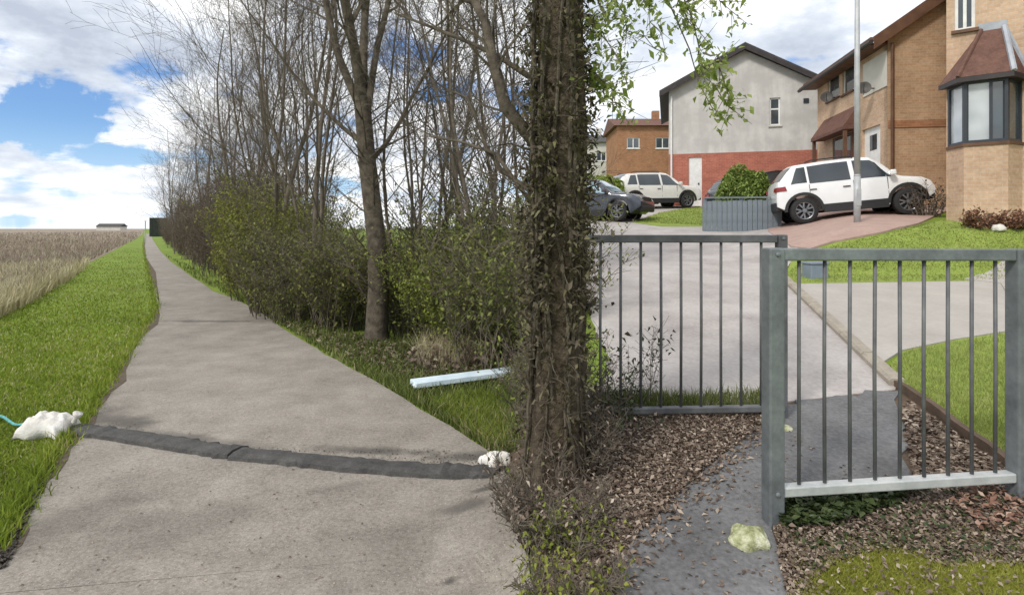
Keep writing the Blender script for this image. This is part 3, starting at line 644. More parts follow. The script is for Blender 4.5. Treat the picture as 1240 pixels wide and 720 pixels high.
# ------------------------------------------------------------------ trees
def grow(mb, p, d, L, r, lev, spec, rng, tips, k=5):
    """one branch and its side branches; spec[lev] = (children, length ratio, spread, up)"""
    n = max(3, int(L / spec['seg'][lev]))
    pts, rad = [p.copy()], [r]
    q = p.copy(); dd = d.copy()
    for i in range(n):
        dd = (dd + Vector((rng.gauss(0, 1), rng.gauss(0, 1), rng.gauss(0, 1))) * spec['wob'][lev] + Vector((0, 0, spec['up'][lev]))).normalized()
        q = q + dd * (L / n); pts.append(q.copy()); rad.append(max(r * (1 - 0.78 * (i + 1) / n), 0.0022))
    mb.tube(pts, rad, k if lev == 0 else (4 if lev == 1 else 3), cap=False)
    tips.append((q.copy(), dd.copy()))
    if lev + 1 >= len(spec['kids']): return
    nk = spec['kids'][lev + 1]; nk = int(nk * rng.uniform(0.8, 1.25) + 0.5)
    for c in range(nk):
        t = spec['start'][lev] + (0.97 - spec['start'][lev]) * (c + rng.random()) / nk
        f = t * n; i = min(int(f), n - 1); a = f - i
        b = pts[i].lerp(pts[i + 1], a); dl = (pts[i + 1] - pts[i]).normalized()
        side = dl.orthogonal().normalized(); side.rotate(Matrix.Rotation(rng.uniform(0, 6.283), 3, dl))
        sp = spec['spread'][lev + 1] * rng.uniform(0.7, 1.25)
        nd = (dl * math.cos(sp) + side * math.sin(sp)).normalized()
        rr = max(0.0024, (rad[i] * (1 - a) + rad[i + 1] * a) * 0.44)
        grow(mb, b, nd, L * spec['ratio'][lev + 1] * rng.uniform(0.65, 1.2) * (1.15 - 0.5 * t), rr, lev + 1, spec, rng, tips, k)
def bare_tree(name, loc, height, r0, seed, stems=1, lean=0.1, label='', group=None, fine=1.0, mat='bark'):
    rng = random.Random(seed)
    root = empty(name, loc, label=label, cat='tree', group=group)
    spec = dict(seg=[0.5, 0.35, 0.25, 0.16], wob=[0.05, 0.09, 0.12, 0.16], up=[0.05, 0.06, 0.05, 0.03], kids=[0, int(13 * fine), 8, 6], start=[0.22, 0.2, 0.15, 0.1], spread=[0, 0.75, 0.7, 0.65], ratio=[1, 0.36, 0.42, 0.48])
    trunk = MB(); crown = MB(); tips = []
    for s in range(stems):
        d = Vector((rng.gauss(0, lean), rng.gauss(0, lean), 1)).normalized()
        H = height * rng.uniform(0.8, 1.0); r = r0 * rng.uniform(0.6, 1.0) if s else r0
        p = Vector((rng.gauss(0, 0.22), rng.gauss(0, 0.22), -0.1)) if s else Vector((0, 0, -0.1))
        tmp = MB(); grow(tmp, p, d, H, r, 0, spec, rng, tips, 7)
        n0 = (max(3, int(H / 0.5)) + 1) * 7
        nf = (max(3, int(H / 0.5))) * 7
        trunk.add(tmp.v[:n0], tmp.f[:nf])
        crown.add(tmp.v[n0:], [tuple(i - n0 for i in f) for f in tmp.f[nf:]])
    trunk.build('trunk', M[mat], root, True); crown.build('crown', M['bark2' if mat == 'bark2' else 'bark'], root)
    return root, crown, tips
def main_tree():
    rng = random.Random(3)
    b = gp(455, 414)
    root = empty('hedgerow_tree', b, label='tall bare tree with the thickest dark trunk, forking above the hedge beside the path', cat='tree')
    tr = MB()
    def P(px, py, dy=0.0): return at(px, py, b.y + dy) - b
    pts = [Vector((0.02, 0, -0.15)), P(456, 400), P(458, 350), P(457, 300), P(450, 240), P(444, 190), P(441, 150), P(438, 118)]
    tr.tube(pts, [0.21, 0.16, 0.14, 0.133, 0.125, 0.12, 0.115, 0.11], 12, cap=False)
    tr.build('trunk', M['bark'], root, True)
    cr = MB(); tips = []
    spec = dict(seg=[0.4, 0.3, 0.22, 0.16], wob=[0.05, 0.09, 0.12, 0.16], up=[0.03, 0.04, 0.05, 0.03], kids=[0, 12, 8, 6], start=[0.12, 0.2, 0.15, 0.1], spread=[0, 0.8, 0.7, 0.65], ratio=[1, 0.42, 0.45, 0.5])
    top = P(438, 118)
    for (sx, sy, ex, ey, dy, r, ln) in ((437, 130, 374, 0, 0.3, 0.068, 5.0), (438, 122, 416, 0, -0.3, 0.085, 5.6), (440, 120, 436, 0, 0.5, 0.075, 5.4), (442, 160, 474, 0, 0.2, 0.06, 5.4), (446, 200, 560, 60, 0.8, 0.036, 3.6), (440, 175, 330, 90, 0.6, 0.036, 3.4)):
        s = P(sx, sy); e = P(ex, ey, dy)
        mb = MB(); t0 = []
        grow(mb, s, (e - s).normalized(), ln, r, 0, spec, rng, t0, 6)
        n = max(3, int(ln / 0.4)); nv = (n + 1) * 6; nf = n * 6
        lb = MB(); lb.add(mb.v[:nv], mb.f[:nf]); lb.build('limb', M['bark'], root, True)
        cr.add(mb.v[nv:], [tuple(i - nv for i in f) for f in mb.f[nf:]])
    for k in range(22):                           # epicormic twigs up the trunk
        t = rng.uniform(0.25, 0.95) * 7; i = int(t); s = pts[i].lerp(pts[min(i + 1, 7)], t - i)
        a = rng.uniform(0, 6.283); d = Vector((math.cos(a), math.sin(a), rng.uniform(0.2, 0.9))).normalized()
        grow(cr, s, d, rng.uniform(0.6, 1.6), 0.013, 2, spec, rng, tips, 4)
    cr.build('crown', M['bark'], root)
main_tree()
def row_x(Y, c=2.4): return -0.632 * Y + c
TREES = []
G_ROW = 'bare trees of the hedgerow beside the tarmac path'
for i, (h, r, st, ln, sd_) in enumerate(((9.5, 0.058, 3, 0.08, 21), (10.5, 0.07, 2, 0.06, 22), (8.5, 0.046, 5, 0.12, 23), (9.0, 0.058, 3, 0.11, 24))):
    Y = (10.6, 12.6, 14.8, 17.4)[i]; x = row_x(Y, (3.1, 2.75, 3.6, 2.9)[i])
    lab = ('slender multi-stemmed bare tree just behind the thick trunk, left of it', 'upright twin-stemmed bare tree above the greenest shrub', 'bushy bare tree of many thin stems behind the green hedge', 'leaning bare tree where the green hedge turns brown')[i]
    root, _, _ = bare_tree('hedgerow_tree', (x, Y, 0), h, r, sd_, st, ln, lab, G_ROW, mat='bark2')
    TREES.append(root)
far_label = 'bare brown twiggy tree in the receding row along the tarmac path'
k = 0
for Y, c, s, p in ((16.2, 4.6, 1.05, 0), (20, 3.2, 0.95, 2), (23.5, 3.4, 1.0, 0), (27.5, 3.2, 0.95, 3), (32, 3.0, 1.0, 1), (36, 2.0, 0.95, 2), (42, 2.4, 0.92, 0), (50, 2.2, 0.9, 3), (60, 3.0, 0.8, 2), (25, 5.4, 1.05, 1)):
    copy_thing(TREES[p], (row_x(Y, c), Y, 0), k * 1.7 + 0.6, s, far_label); k += 1
# thinner trees right of the thick trunk
for px, py, s, p, lab in ((508, 404, 0.72, 2, 'thin bare multi-stemmed tree directly right of the thick trunk'), (552, 398, 0.8, 0, 'spindly bare tree between the thick trunk and the ivy covered tree'), (588, 420, 0.7, 3, 'dark thin tree standing behind the far end of the pale board'), (530, 372, 0.9, 1, 'bare tree set back behind the hedge right of the thick trunk'), (610, 392, 0.85, 2, 'bare tree partly hidden behind the ivy covered trunk')):
    g = gp(px, py); copy_thing(TREES[p], (g.x, g.y, g.z), px * 0.7, s, lab)

# ------------------------------------------------------------------ shrubs
def shrub(name, loc, w, h, seed, nst, nleaf, lmat, label, group=None, lsize=(0.013, 0.031), stem_mat='bark2', arch=0.35, cat='shrub', r=0.012, depth=None, low=0.03):
    rng = random.Random(seed); g = np.random.default_rng(seed)
    root = empty(name, loc, label=label, cat=cat, group=group)
    sm = MB(); anchors = []
    dep = depth or w
    for s in range(nst):
        a = rng.uniform(0, 6.283); q = math.sqrt(rng.random())
        p = Vector((math.cos(a) * q * w * 0.42, math.sin(a) * q * dep * 0.42, -0.08))
        out = Vector((math.cos(a), math.sin(a), 0)) * arch * rng.uniform(0.2, 1.0) + Vector((rng.gauss(0, 0.12), rng.gauss(0, 0.12), 0))
        H = h * rng.uniform(0.5, 1.05) * (1 - 0.25 * q); n = 7; pts = [p]; d = Vector((out.x * 0.4, out.y * 0.4, 1))
        for i in range(n):
            d = d + Vector((rng.gauss(0, 0.09) + out.x * 0.12, rng.gauss(0, 0.09) + out.y * 0.12, -0.03 * i * arch)); p = p + d.normalized() * H / n; pts.append(p.copy())
        sm.tube(pts, [r * (1 - 0.8 * i / n) for i in range(n + 1)], 3, cap=False)
        for i in range(2, n):
            for _ in range(3):
                a2 = rng.uniform(0, 6.283); e = pts[i] + Vector((math.cos(a2) * 0.5, math.sin(a2) * 0.5, rng.uniform(0.1, 0.8))).normalized() * H * rng.uniform(0.1, 0.26)
                m_ = pts[i].lerp(e, 0.5) + Vector((rng.gauss(0, .02), rng.gauss(0, .02), rng.gauss(0, .02)))
                sm.tube([pts[i], m_, e], [r * 0.4, r * 0.3, 0.0015], 3, cap=False); anchors += [(pts[i], e)]
        for i in range(n): anchors.append((pts[i], pts[i + 1]))
    sm.build('stems', M[stem_mat], root)
    A = np.array([list(a) for a, b in anchors]); B = np.array([list(b) for a, b in anchors])
    ix = g.integers(0, len(A), nleaf); t = g.random(nleaf)[:, None]
    P = A[ix] * (1 - t) + B[ix] * t + g.normal(0, 0.035 + 0.012 * w, (nleaf, 3))
    P = P[P[:, 2] > low * h]
    # shaggy clumps: thin the leaves where a coarse pattern says gap
    cl = np.sin(P[:, 0] * 5.1 / max(w, .6) + seed) + np.sin(P[:, 1] * 5.7 / max(w, .6) + seed * 2) + np.sin(P[:, 2] * 6.3 / max(h, .6) * 1.6 + seed * 3)
    P = P[(cl > -1.1) | (g.random(len(P)) < 0.3)]
    V, F = flat_leaves(P, lsize, 1.2, 0.0)
    np_mesh('foliage', V, F, M[lmat], root, np.tile(g.beta(2, 2, len(P)), 4), kind='stuff')
    return root
G_H = 'leafing shrubs of the hedgerow'
S1 = shrub('hedge_shrub', (row_x(13.2, 3.0), 13.2, 0), 2.3, 3.5, 41, 90, 34000, 'hedgeleaf', 'tall bright olive green shrub, the greenest of the hedgerow beside the path', G_H)
S2 = shrub('hedge_shrub', (row_x(10.8, 2.75), 10.8, 0), 1.9, 2.7, 42, 90, 10500, 'dullleaf', 'olive shrub left of the thick trunk with brown stems showing', G_H)
S3 = shrub('hedge_shrub', (row_x(9.0, 3.0), 9.4, 0), 1.4, 2.2, 43, 80, 6500, 'dullleaf', 'low twiggy green shrub touching the thick trunk on its left', G_H)
SB = shrub('hedge_shrub', (row_x(19.5, 3.1), 19.5, 0), 2.6, 4.2, 44, 150, 12000, 'brownleaf', 'large brown twiggy shrub beyond the bright green one', 'brown shrubs of the hedgerow', arch=0.2)
for px, py, s, src, lab in ((505, 402, 1.05, S3, 'loose green shrub just right of the thick trunk'), (545, 404, 1.0, S2, 'open leafy shrub between the thick trunk and the pale board'), (560, 418, 0.62, S1, 'small bright yellow green bush above the dry bramble heap'), (592, 396, 1.1, S2, 'leafy shrub at the right end of the hedgerow beside the ivy trunk'), (622, 432, 0.9, S2, 'leafy shrub close to the left side of the ivy covered tree'), (608, 430, 0.85, S3, 'small leafy shrub just left of the ivy covered tree, before the taller one'), (625, 402, 1.15, S3, 'leafy shrub half hidden behind the ivy covered trunk'), (425, 396, 0.8, S3, 'low green shrub at the hedge foot left of the thick trunk'), (372, 388, 0.75, S2, 'mid green shrub filling the hedge foot behind the verge'), (342, 376, 0.9, S3, 'small shrub at the foot of the greenest shrub')):
    g = gp(px, py); copy_thing(src, (g.x, g.y, g.z), px * 0.31, s, lab)
for i, (Y, c, s) in enumerate(((22.5, 3.1, 1.05), (26, 3.1, 1.0), (30, 3.0, 1.0), (34.5, 3.0, 0.95), (40, 3.0, 0.95), (47, 2.9, 0.95), (56, 2.9, 0.9), (68, 3.0, 0.9), (84, 3.4, 0.9), (16.4, 3.1, 0.85), (18.0, 4.4, 1.2), (24, 4.6, 1.25))):
    copy_thing(SB, (row_x(Y, c), Y, 0), i * 1.3, s, 'brown leafless shrub in the receding far part of the hedgerow')
shrub('bramble_heap', gp(548, 446), 0.95, 0.42, 51, 60, 900, 'litter', 'heap of dry straw coloured brambles behind the pale board', None, (0.02, 0.045), 'bark2', 1.2, 'bramble', 0.006)
tag(blades('dry_grass_clump', scatter_px([(500, 436), (520, 418), (590, 424), (606, 446), (560, 452), (510, 452)], 1600), M['straw2'], (0.1, 0.4), 0.006, 1.1), 'bleached dry grass among the brambles behind the pale board', 'dry grass')

# ------------------------------------------------------------------ ivy covered tree between the two places
def ivy_tree():
    rng = random.Random(5); g = np.random.default_rng(5)
    Y = 3.05; x = (674 - CXP) / FPX * Y; z = gzf(x, Y)
    root = empty('ivy_covered_tree', (x, Y, z), label='thick dark tree trunk wrapped in ivy stems beside the railed entrance', cat='tree')
    b = Vector((x, Y, z)); mb = MB(); K = 22; rows = 46; vs = []
    for i in range(rows):
        h = -0.2 + 4.6 * i / (rows - 1)
        r = 0.13 - 0.007 * h + 0.05 * math.exp(-max(h, 0) * 5)
        for j in range(K):
            a = 2 * math.pi * j / K
            rr = r * (1 + 0.07 * math.sin(a * 5 + h * 1.7) + 0.05 * math.sin(a * 9 - h * 5) + rng.gauss(0, 0.035))
            vs.append(Vector((math.cos(a) * rr + 0.03 * math.sin(h * 0.9), math.sin(a) * rr, h)))
    mb.add(vs, [(i * K + j, i * K + (j + 1) % K, (i + 1) * K + (j + 1) % K, (i + 1) * K + j) for i in range(rows - 1) for j in range(K)])
    mb.build('trunk', M['ivybark'], root, True)
    st = MB(); P = []
    for k in range(40):
        a = rng.uniform(0, 6.283); h = rng.uniform(-0.1, 1.2); L = rng.uniform(1.2, 3.4); n = 16; pts = []
        tw = rng.uniform(-0.5, 0.5)
        for i in range(n + 1):
            a += tw * 0.1 + rng.gauss(0, 0.07); hh = h + L * i / n
            rr = 0.137 - 0.007 * hh + 0.05 * math.exp(-max(hh, 0) * 5) + rng.gauss(0.005, 0.008)
            pts.append(Vector((math.cos(a) * rr, math.sin(a) * rr, hh))); P.append(pts[-1])
        st.tube(pts, [rng.uniform(0.004, 0.014)] * (n + 1), 5, cap=False)
    for k in range(1500):                                  # short dead twigs bristling from the trunk
        p = P[rng.randrange(len(P))]; o = Vector((p.x, p.y, 0)).normalized(); d = (o + Vector((rng.gauss(0, .5), rng.gauss(0, .5), rng.gauss(0.1, .5)))).normalized()
        e = p + d * rng.uniform(0.03, 0.14); st.tube([p, p.lerp(e, .5) + Vector((0, 0, rng.gauss(0, .015))), e], [0.004, 0.003, 0.0012], 3, cap=False)
    st.build('ivy_stem', M['bark'], root)
    PP = np.array([list(p) for p in P]); ix = g.integers(0, len(PP), 10000)
    o = PP[ix].copy(); o[:, 2] = 0; o /= np.linalg.norm(o, axis=1)[:, None]
    Q = PP[ix] + o * g.exponential(0.03, (len(ix), 1)) + g.normal(0, 0.03, (len(ix), 3))
    Q = Q[(Q[:, 2] > 0.9) | (g.random(len(Q)) < 0.4)]
    V, F = flat_leaves(Q, (0.007, 0.02), 1.4, 0.0)
    np_mesh('ivy_leaves', V, F, M['brownivy'], root, np.tile(g.beta(2, 2, len(Q)), 4), kind='stuff')
    # a limb reaching up to the left over the path, and leafy sprays hanging to the right
    spec = dict(seg=[0.22, 0.16, 0.12, 0.1], wob=[0.07, 0.1, 0.14, 0.18], up=[0.0, 0.02, 0.02, 0.0], kids=[0, 7, 6, 4], start=[0.2, 0.2, 0.15, 0.1], spread=[0, 0.8, 0.75, 0.7], ratio=[1, 0.42, 0.5, 0.5])
    cr = MB(); tips = []
    def Pp(px, py, y=Y): return at(px, py, y) - b
    for pts, r in (([Pp(682, 215), Pp(612, 130, 3.2), Pp(597, 75, 3.3), Pp(588, 28, 3.4), Pp(574, 2, 3.5), Pp(548, -8, 3.6), Pp(520, -30, 3.7)], 0.04), ([Pp(682, 120), Pp(600, 66, 3.4), Pp(560, 48, 3.6), Pp(520, 32, 3.8), Pp(478, 16, 4.0)], 0.018), ([Pp(682, 260), Pp(606, 205, 3.3), Pp(590, 180, 3.4), Pp(566, 118, 3.5), Pp(540, 108, 3.6)], 0.016), ([Pp(682, 300), Pp(600, 186, 3.3), Pp(560, 172, 3.5), Pp(520, 165, 3.7)], 0.014)):
        lb = MB(); lb.tube(pts, [r * (1 - 0.6 * i / (len(pts) - 1)) for i in range(len(pts))], 7, cap=True)
        lb.build('limb', M['bark'], root, True)
        for i in range(1, len(pts)):
            for _ in range(4):
                s = pts[i - 1].lerp(pts[i], rng.random()); d = (pts[i] - pts[i - 1]).normalized() + Vector((rng.gauss(0, .6), rng.gauss(0, .4), rng.gauss(0.1, .6)))
                grow(cr, s, d.normalized(), rng.uniform(0.25, 0.7), r * 0.28, 2, spec, rng, tips, 4)
    cr.build('twigs', M['bark'], root)
    sp = MB(); L = []
    for (px0, py0, px1, py1, y1, ln) in ((700, -30, 790, 60, 3.1, 0.55), (720, -40, 830, 10, 3.3, 0.6), (700, 10, 760, 90, 2.9, 0.4), (760, -60, 860, 60, 3.4, 0.6), (800, -60, 880, 20, 3.5, 0.5), (705, 80, 750, 130, 3.0, 0.25), (820, -40, 850, 90, 3.3, 0.5), (700, 120, 745, 105, 3.2, 0.22), (740, -50, 800, 40, 3.0, 0.45), (860, 60, 880, 130, 3.2, 0.25), (690, -30, 740, 30, 2.9, 0.3)):
        s = Pp(px0, py0); e = Pp(px1, py1, y1); n = 8; pts = []
        for i in range(n + 1):
            t = i / n; q = s.lerp(e, t) + Vector((rng.gauss(0, .012), rng.gauss(0, .02), rng.gauss(0, .012) + 0.05 * math.sin(t * 3.14))); pts.append(q)
        sp.tube(pts, [0.006 * (1 - 0.7 * i / n) for i in range(n + 1)], 4, cap=False)
        for i in range(2, n + 1):
            for _ in range(3):
                d = Vector((rng.gauss(0.2, .6), rng.gauss(0, .6), rng.gauss(-0.35, .5))).normalized(); q = pts[i] + d * rng.uniform(0.05, 0.2)
                sp.tube([pts[i], q], [0.0025, 0.001], 3, cap=False); L.append((pts[i], q))
    # one drooping spray in front of the pale gable
    pts = [Pp(800, -20, 3.3), Pp(835, 60, 3.3), Pp(846, 100, 3.3), Pp(862, 130, 3.3), Pp(886, 152, 3.3)]
    sp.tube(pts, [0.005, 0.004, 0.003, 0.0025, 0.0015], 4, cap=False)
    for i in range(2, 4):
        for _ in range(5):
            q0 = pts[i].lerp(pts[i + 1], rng.random()); L.append((q0, q0 + Vector((rng.gauss(0, .04), rng.gauss(0, .04), rng.gauss(0, .03)))))
    sp.build('spray_twigs', M['bark2'], root)
    A = np.array([list(a) for a, _ in L]); B = np.array([list(c) for _, c in L]); ix = g.integers(0, len(A), 1500); t = g.random((1500, 1))
    Q = A[ix] * (1 - t) + B[ix] * t + g.normal(0, 0.02, (1500, 3))
    V, F = flat_leaves(Q, (0.009, 0.023), 1.4, 0.0)
    np_mesh('hanging_leaves', V, F, M['freshleaf'], root, np.tile(g.beta(2, 2, len(Q)), 4), kind='stuff')
ivy_tree()
# brambles and scrub about its foot
BR = 'twiggy scrub at the foot of the ivy covered tree'
for i, (px, py, w, h, ns, nl, lm, lab, ls, ar) in enumerate((
    (676, 640, 0.38, 0.45, 70, 900, 'litter', 'tangle of dead brown brambles against the ivy trunk, lowest left', (0.005, 0.014), 0.7),
    (646, 610, 0.36, 0.42, 60, 600, 'litter', 'dead bramble stems between the small sandbag and the ivy trunk', (0.005, 0.014), 0.7),
    (662, 518, 0.42, 0.8, 70, 800, 'hedgeleaf', 'green and brown bramble left of the ivy trunk, beyond the small sandbag', (0.006, 0.016), 0.5),
    (692, 566, 0.42, 0.55, 80, 800, 'litter', 'dense brown bramble thicket between ivy trunk and back barrier', (0.005, 0.014), 0.5),
    (676, 540, 0.36, 0.9, 60, 500, 'brownleaf', 'tall dead twigs rising in front of the ivy trunk', (0.005, 0.014), 0.35),
    (735, 505, 0.38, 0.42, 30, 700, 'ivyleaf', 'dark green leafy sprig at the lower left of the back barrier', (0.008, 0.018), 0.6),
    (752, 512, 0.5, 0.22, 26, 500, 'ivyleaf', 'low dark evergreen growth under the back barrier rail', (0.008, 0.018), 0.9),
    (690, 652, 0.3, 0.26, 40, 1100, 'hedgeleaf', 'small green nettle clump beside the dark footpath', (0.005, 0.014), 0.6),
    (690, 716, 0.4, 0.3, 44, 1100, 'hedgeleaf', 'leafy green weeds in the bottom corner below the ivy tree', (0.005, 0.013), 0.7),
    (735, 640, 0.4, 0.16, 30, 500, 'litter', 'flattened brown bramble stems on the leaf litter', (0.005, 0.014), 1.2))):
    shrub('bramble', gp(px, py), w, h, 70 + i, ns, nl, lm, lab, BR, ls, 'bark2', ar, 'bramble', 0.005, low=0.02)
for i, (px, py) in enumerate(((752, 482), (775, 486), (712, 470))):
    shrub('weed', gp(px, py + 6), 0.22, 0.75, 90 + i, 5, 130, 'ivyleaf', ('thin weed growing up through the bars of the back barrier', 'straggly weed right of the thin weed in the back barrier', 'weed behind the left post of the back barrier')[i], 'weeds in the back barrier', (0.01, 0.02), 'bark2', 0.3, 'weed', 0.004)

# ------------------------------------------------------------------ barriers
def barrier(name, label, P0, P1, top0, top1, bot0, bot1, nb, mpost, mbar, mrail_t, mrail_b, pw=0.06, rw=0.05, br=0.009, fx=None):
    root = empty(name, P0, label=label, cat='barrier', group='pedestrian barriers at the path entrance')
    a = Vector(P0); d = Vector((P1[0] - P0[0], P1[1] - P0[1], 0)); L = d.length; d.normalize(); n = Vector((-d.y, d.x, 0))
    def F(s, o, z): return d * s + n * o + Vector((0, 0, z - a.z))
    for s, tz, gz_ in ((0, top0, P0[2]), (L, top1, P1[2])):
        mb = MB(); mb.lbox(F, (s - pw / 2, s + pw / 2), (-pw / 2, pw / 2), (gz_ - 0.25, tz)); bevel(mb.build('post', mpost, root), 0.008)
    def rail(nm, z0, z1, h, mat):
        mb = MB(); s0, s1 = pw / 2 + 0.001, L - pw / 2 - 0.001
        vs = [F(s, o, z + dz) for dz in (-h, 0) for o in (-rw / 2, rw / 2) for s, z in ((s0, z0), (s1, z1))]
        mb.add(vs, [(0, 2, 3, 1), (4, 5, 7, 6), (0, 1, 5, 4), (2, 6, 7, 3), (0, 4, 6, 2), (1, 3, 7, 5)]); bevel(mb.build(nm, mat, root), 0.006)
    rail('top_rail', top0 - 0.002, top1 - 0.002, rw, mrail_t); rail('bottom_rail', bot0, bot1, rw * 0.8, mrail_b)
    bme = None
    for s, zz in ((0, top0 - rw * 0.5), (L, top1 - rw * 0.5), (0, bot0 - rw * 0.4), (L, bot1 - rw * 0.4)):
        if bme is None:
            mb = MB(); mb.lathe([(0.0, 0.009), (0.007, 0.008), (0.011, 0.003), (0.012, 0.0)], Matrix.Rotation(R(90), 4, 'X'), 8); o_ = mb.build('bolt', M['galv'], root); bme = o_.data
        else: o_ = link('bolt', bme, root)
        o_.location = F(s, -pw / 2 - 0.001, zz); o_.rotation_euler = (0, 0, math.atan2(d.y, d.x))
    for i in range(nb):
        t = (fx[i] if fx else (i + 1) / (nb + 1)); s = L * t
        mb = MB(); z0 = bot0 + (bot1 - bot0) * t - 0.01; z1 = top0 + (top1 - top0) * t - rw + 0.006
        j = random.uniform(-0.003, 0.003)
        mb.tube([F(s, 0, z0), F(s + j, 0, (z0 + z1) / 2), F(s, 0, z1)], br, 8); mb.build('bar', mbar, root, True)
    return root
Y0, Y1 = 2.62, 2.80
a = at(936, 300, Y0); b = at(1233, 301, Y1)
barrier('pedestrian_barrier', 'nearer galvanised steel barrier with upright bars, on the right', (a.x, a.y, gzf(a.x, a.y)), (b.x, b.y, gzf(b.x, b.y)), a.z, b.z, at(936, 588, Y0).z, at(1233, 570, Y1).z, 9, M['galv'], M['galv_dark'], M['galv'], M['galv_lit'], 0.074, 0.056, 0.0085)
a = at(703, 284, 3.75); b = at(946, 284, 3.75)
barrier('pedestrian_barrier', 'farther dark steel barrier in front of the road, beside the ivy tree', (a.x, a.y, gzf(a.x, a.y)), (b.x, b.y, gzf(b.x, b.y)), a.z, b.z, at(703, 494, 3.75).z, at(946, 490, 3.75).z, 9, M['galv_dark'], M['galv_dark'], M['galv_dark'], M['galv_dark'], 0.062, 0.05, 0.0095)
def stone(name, p, sx, sy, sz, mat, label, cat, seed, jag=0.12):
    rng = random.Random(seed); bm = bmesh.new(); bmesh.ops.create_icosphere(bm, subdivisions=3, radius=1)
    for v in bm.verts:
        c = v.co; k = 1 + jag * math.sin(c.x * 5 + seed) * math.cos(c.y * 4.3 + seed) + rng.gauss(0, jag * 0.25)
        v.co = Vector((c.x * sx * k, c.y * sy * k, max(c.z, -0.4) * sz * k))
    me = bpy.data.meshes.new(name); bm.to_mesh(me); bm.free(); me.materials.append(mat)
    me.polygons.foreach_set('use_smooth', [True] * len(me.polygons))
    return tag(link(name, me, None, p), label, cat)
p = gp(908, 660); stone('mossy_stone', (p.x, p.y, p.z + 0.02), 0.085, 0.075, 0.062, M['moss'], 'pale yellow green mossy lump at the foot of the nearer barrier', 'stone', 4, 0.2)
p = gp(950, 522); stone('mossy_stone', (p.x, p.y, p.z + 0.01), 0.05, 0.05, 0.03, M['moss'], 'small mossy footing under the right post of the farther barrier', 'stone', 5)

# ------------------------------------------------------------------ things on the tarmac path
def rubber_strip():
    L1 = [(84, 522), (140, 529), (200, 539), (250, 547), (287, 552)]
    L2 = [(289, 552.5), (350, 559), (420, 566), (500, 572), (560, 575), (604, 577)]
    p0 = gp(84, 522); root = empty('rubber_strip', (p0.x, p0.y, 0), label='black rubber strip laid across the tarmac path between the two white sandbags', cat='strip')
    for Lp in (L1, L2):
        Q = []
        for (x0, y0), (x1, y1) in zip(Lp[:-1], Lp[1:]):
            for t in np.linspace(0, 1, 9)[:-1]: Q.append((x0 + (x1 - x0) * t, y0 + (y1 - y0) * t))
        Q.append(Lp[-1]); G = ground_at([q[0] for q in Q], [q[1] for q in Q]); n = len(G); vs = []
        for i in range(n):
            d = G[min(i + 1, n - 1)] - G[max(i - 1, 0)]; d /= np.linalg.norm(d); nn = np.array([-d[1], d[0]])
            hj = random.gauss(0, 0.004); ej = random.gauss(0, 0.007); ek = random.gauss(0, 0.012)
            for o, h in ((-0.105 + ej, 0.0), (-0.098 + ej, 0.03), (-0.05, 0.044), (0.04, 0.042), (0.09 + ek, 0.02), (0.105 + ek, 0.0)):
                q = G[i] + nn * o; vs.append(Vector((q[0] - p0.x, q[1] - p0.y, 0.014 + h + (hj if h else 0))))
        k = 6; fs = [(i * k + j, (i + 1) * k + j, (i + 1) * k + j + 1, i * k + j + 1) for i in range(n - 1) for j in range(k - 1)] + [tuple(range(k)), tuple((n - 1) * k + j for j in reversed(range(k)))]
        mb = MB(); mb.add(vs, fs); mb.build('strip_section', M['rubber'], root)
rubber_strip()
def sandbag(px, py, sx, sy, sz, rz, seed, label, tie=True):
    rng = random.Random(seed); p = gp(px, py)
    root = empty('sandbag', (p.x, p.y, 0.012), rz, label=label, cat='sandbag', group='white sandbags at the ends of the rubber strip')
    bm = bmesh.new(); N = 26; rows = {}
    for side_ in (1, -1):
        for i in range(N + 1):
            for j in range(N + 1):
                if side_ < 0 and (i in (0, N) or j in (0, N)): rows[(side_, i, j)] = rows[(1, i, j)]; continue
                u, v = i / N * 2 - 1, j / N * 2 - 1
                pin = 1 - 0.16 * (1 - u * u) * (abs(v) ** 3) ; pin2 = 1 - 0.16 * (1 - v * v) * (abs(u) ** 3)
                f = max(0.0, (1 - u ** 4) * (1 - v ** 4)) ** 0.55
                cr_ = 0.10 * math.sin((u + v) * 7 + seed) * (u * u) + 0.09 * math.sin((u - v) * 9 + seed * 2) * (v * v) + 0.05 * math.sin(u * 14 + v * 5) + 0.04 * math.sin(v * 17 - u * 6)
                zz = sz * (0.10 + 0.9 * f * (1 + cr_) * (1 - 0.22 * u)) if side_ > 0 else 0.012 + 0.0 * f
                zz += 0.02 * math.sin(u * 5 + v * 4 + seed) * (1 - f)
                rows[(side_, i, j)] = bm.verts.new((u * sx * pin2 + 0.012 * math.sin(v * 6 + seed), v * sy * pin + 0.012 * math.sin(u * 5), max(zz, 0.0)))
    for side_ in (1, -1):
        for i in range(N):
            for j in range(N):
                q = [rows[(side_, i, j)], rows[(side_, i + 1, j)], rows[(side_, i + 1, j + 1)], rows[(side_, i, j + 1)]]
                bm.faces.new(q if side_ > 0 else q[::-1])
    me = bpy.data.meshes.new('sack'); bm.to_mesh(me); bm.free(); me.materials.append(M['sack']); me.polygons.foreach_set('use_smooth', [True] * len(me.polygons)); link('sack', me, root)
    if tie:
        mb = MB(); mb.lathe([(0.006, -0.02), (0.02, 0.0), (0.014, 0.025), (0.03, 0.055), (0.036, 0.075), (0.004, 0.068)], Matrix.Translation((sx * 0.93, sy * 0.2, sz * 0.55)) @ Matrix.Rotation(R(25), 4, 'Y'), 12); mb.build('tied_neck', M['sack'], root, True)
sandbag(60, 528, 0.165, 0.16, 0.15, 0.12, 3, 'slumped white sandbag on the grass at the left end of the rubber strip')
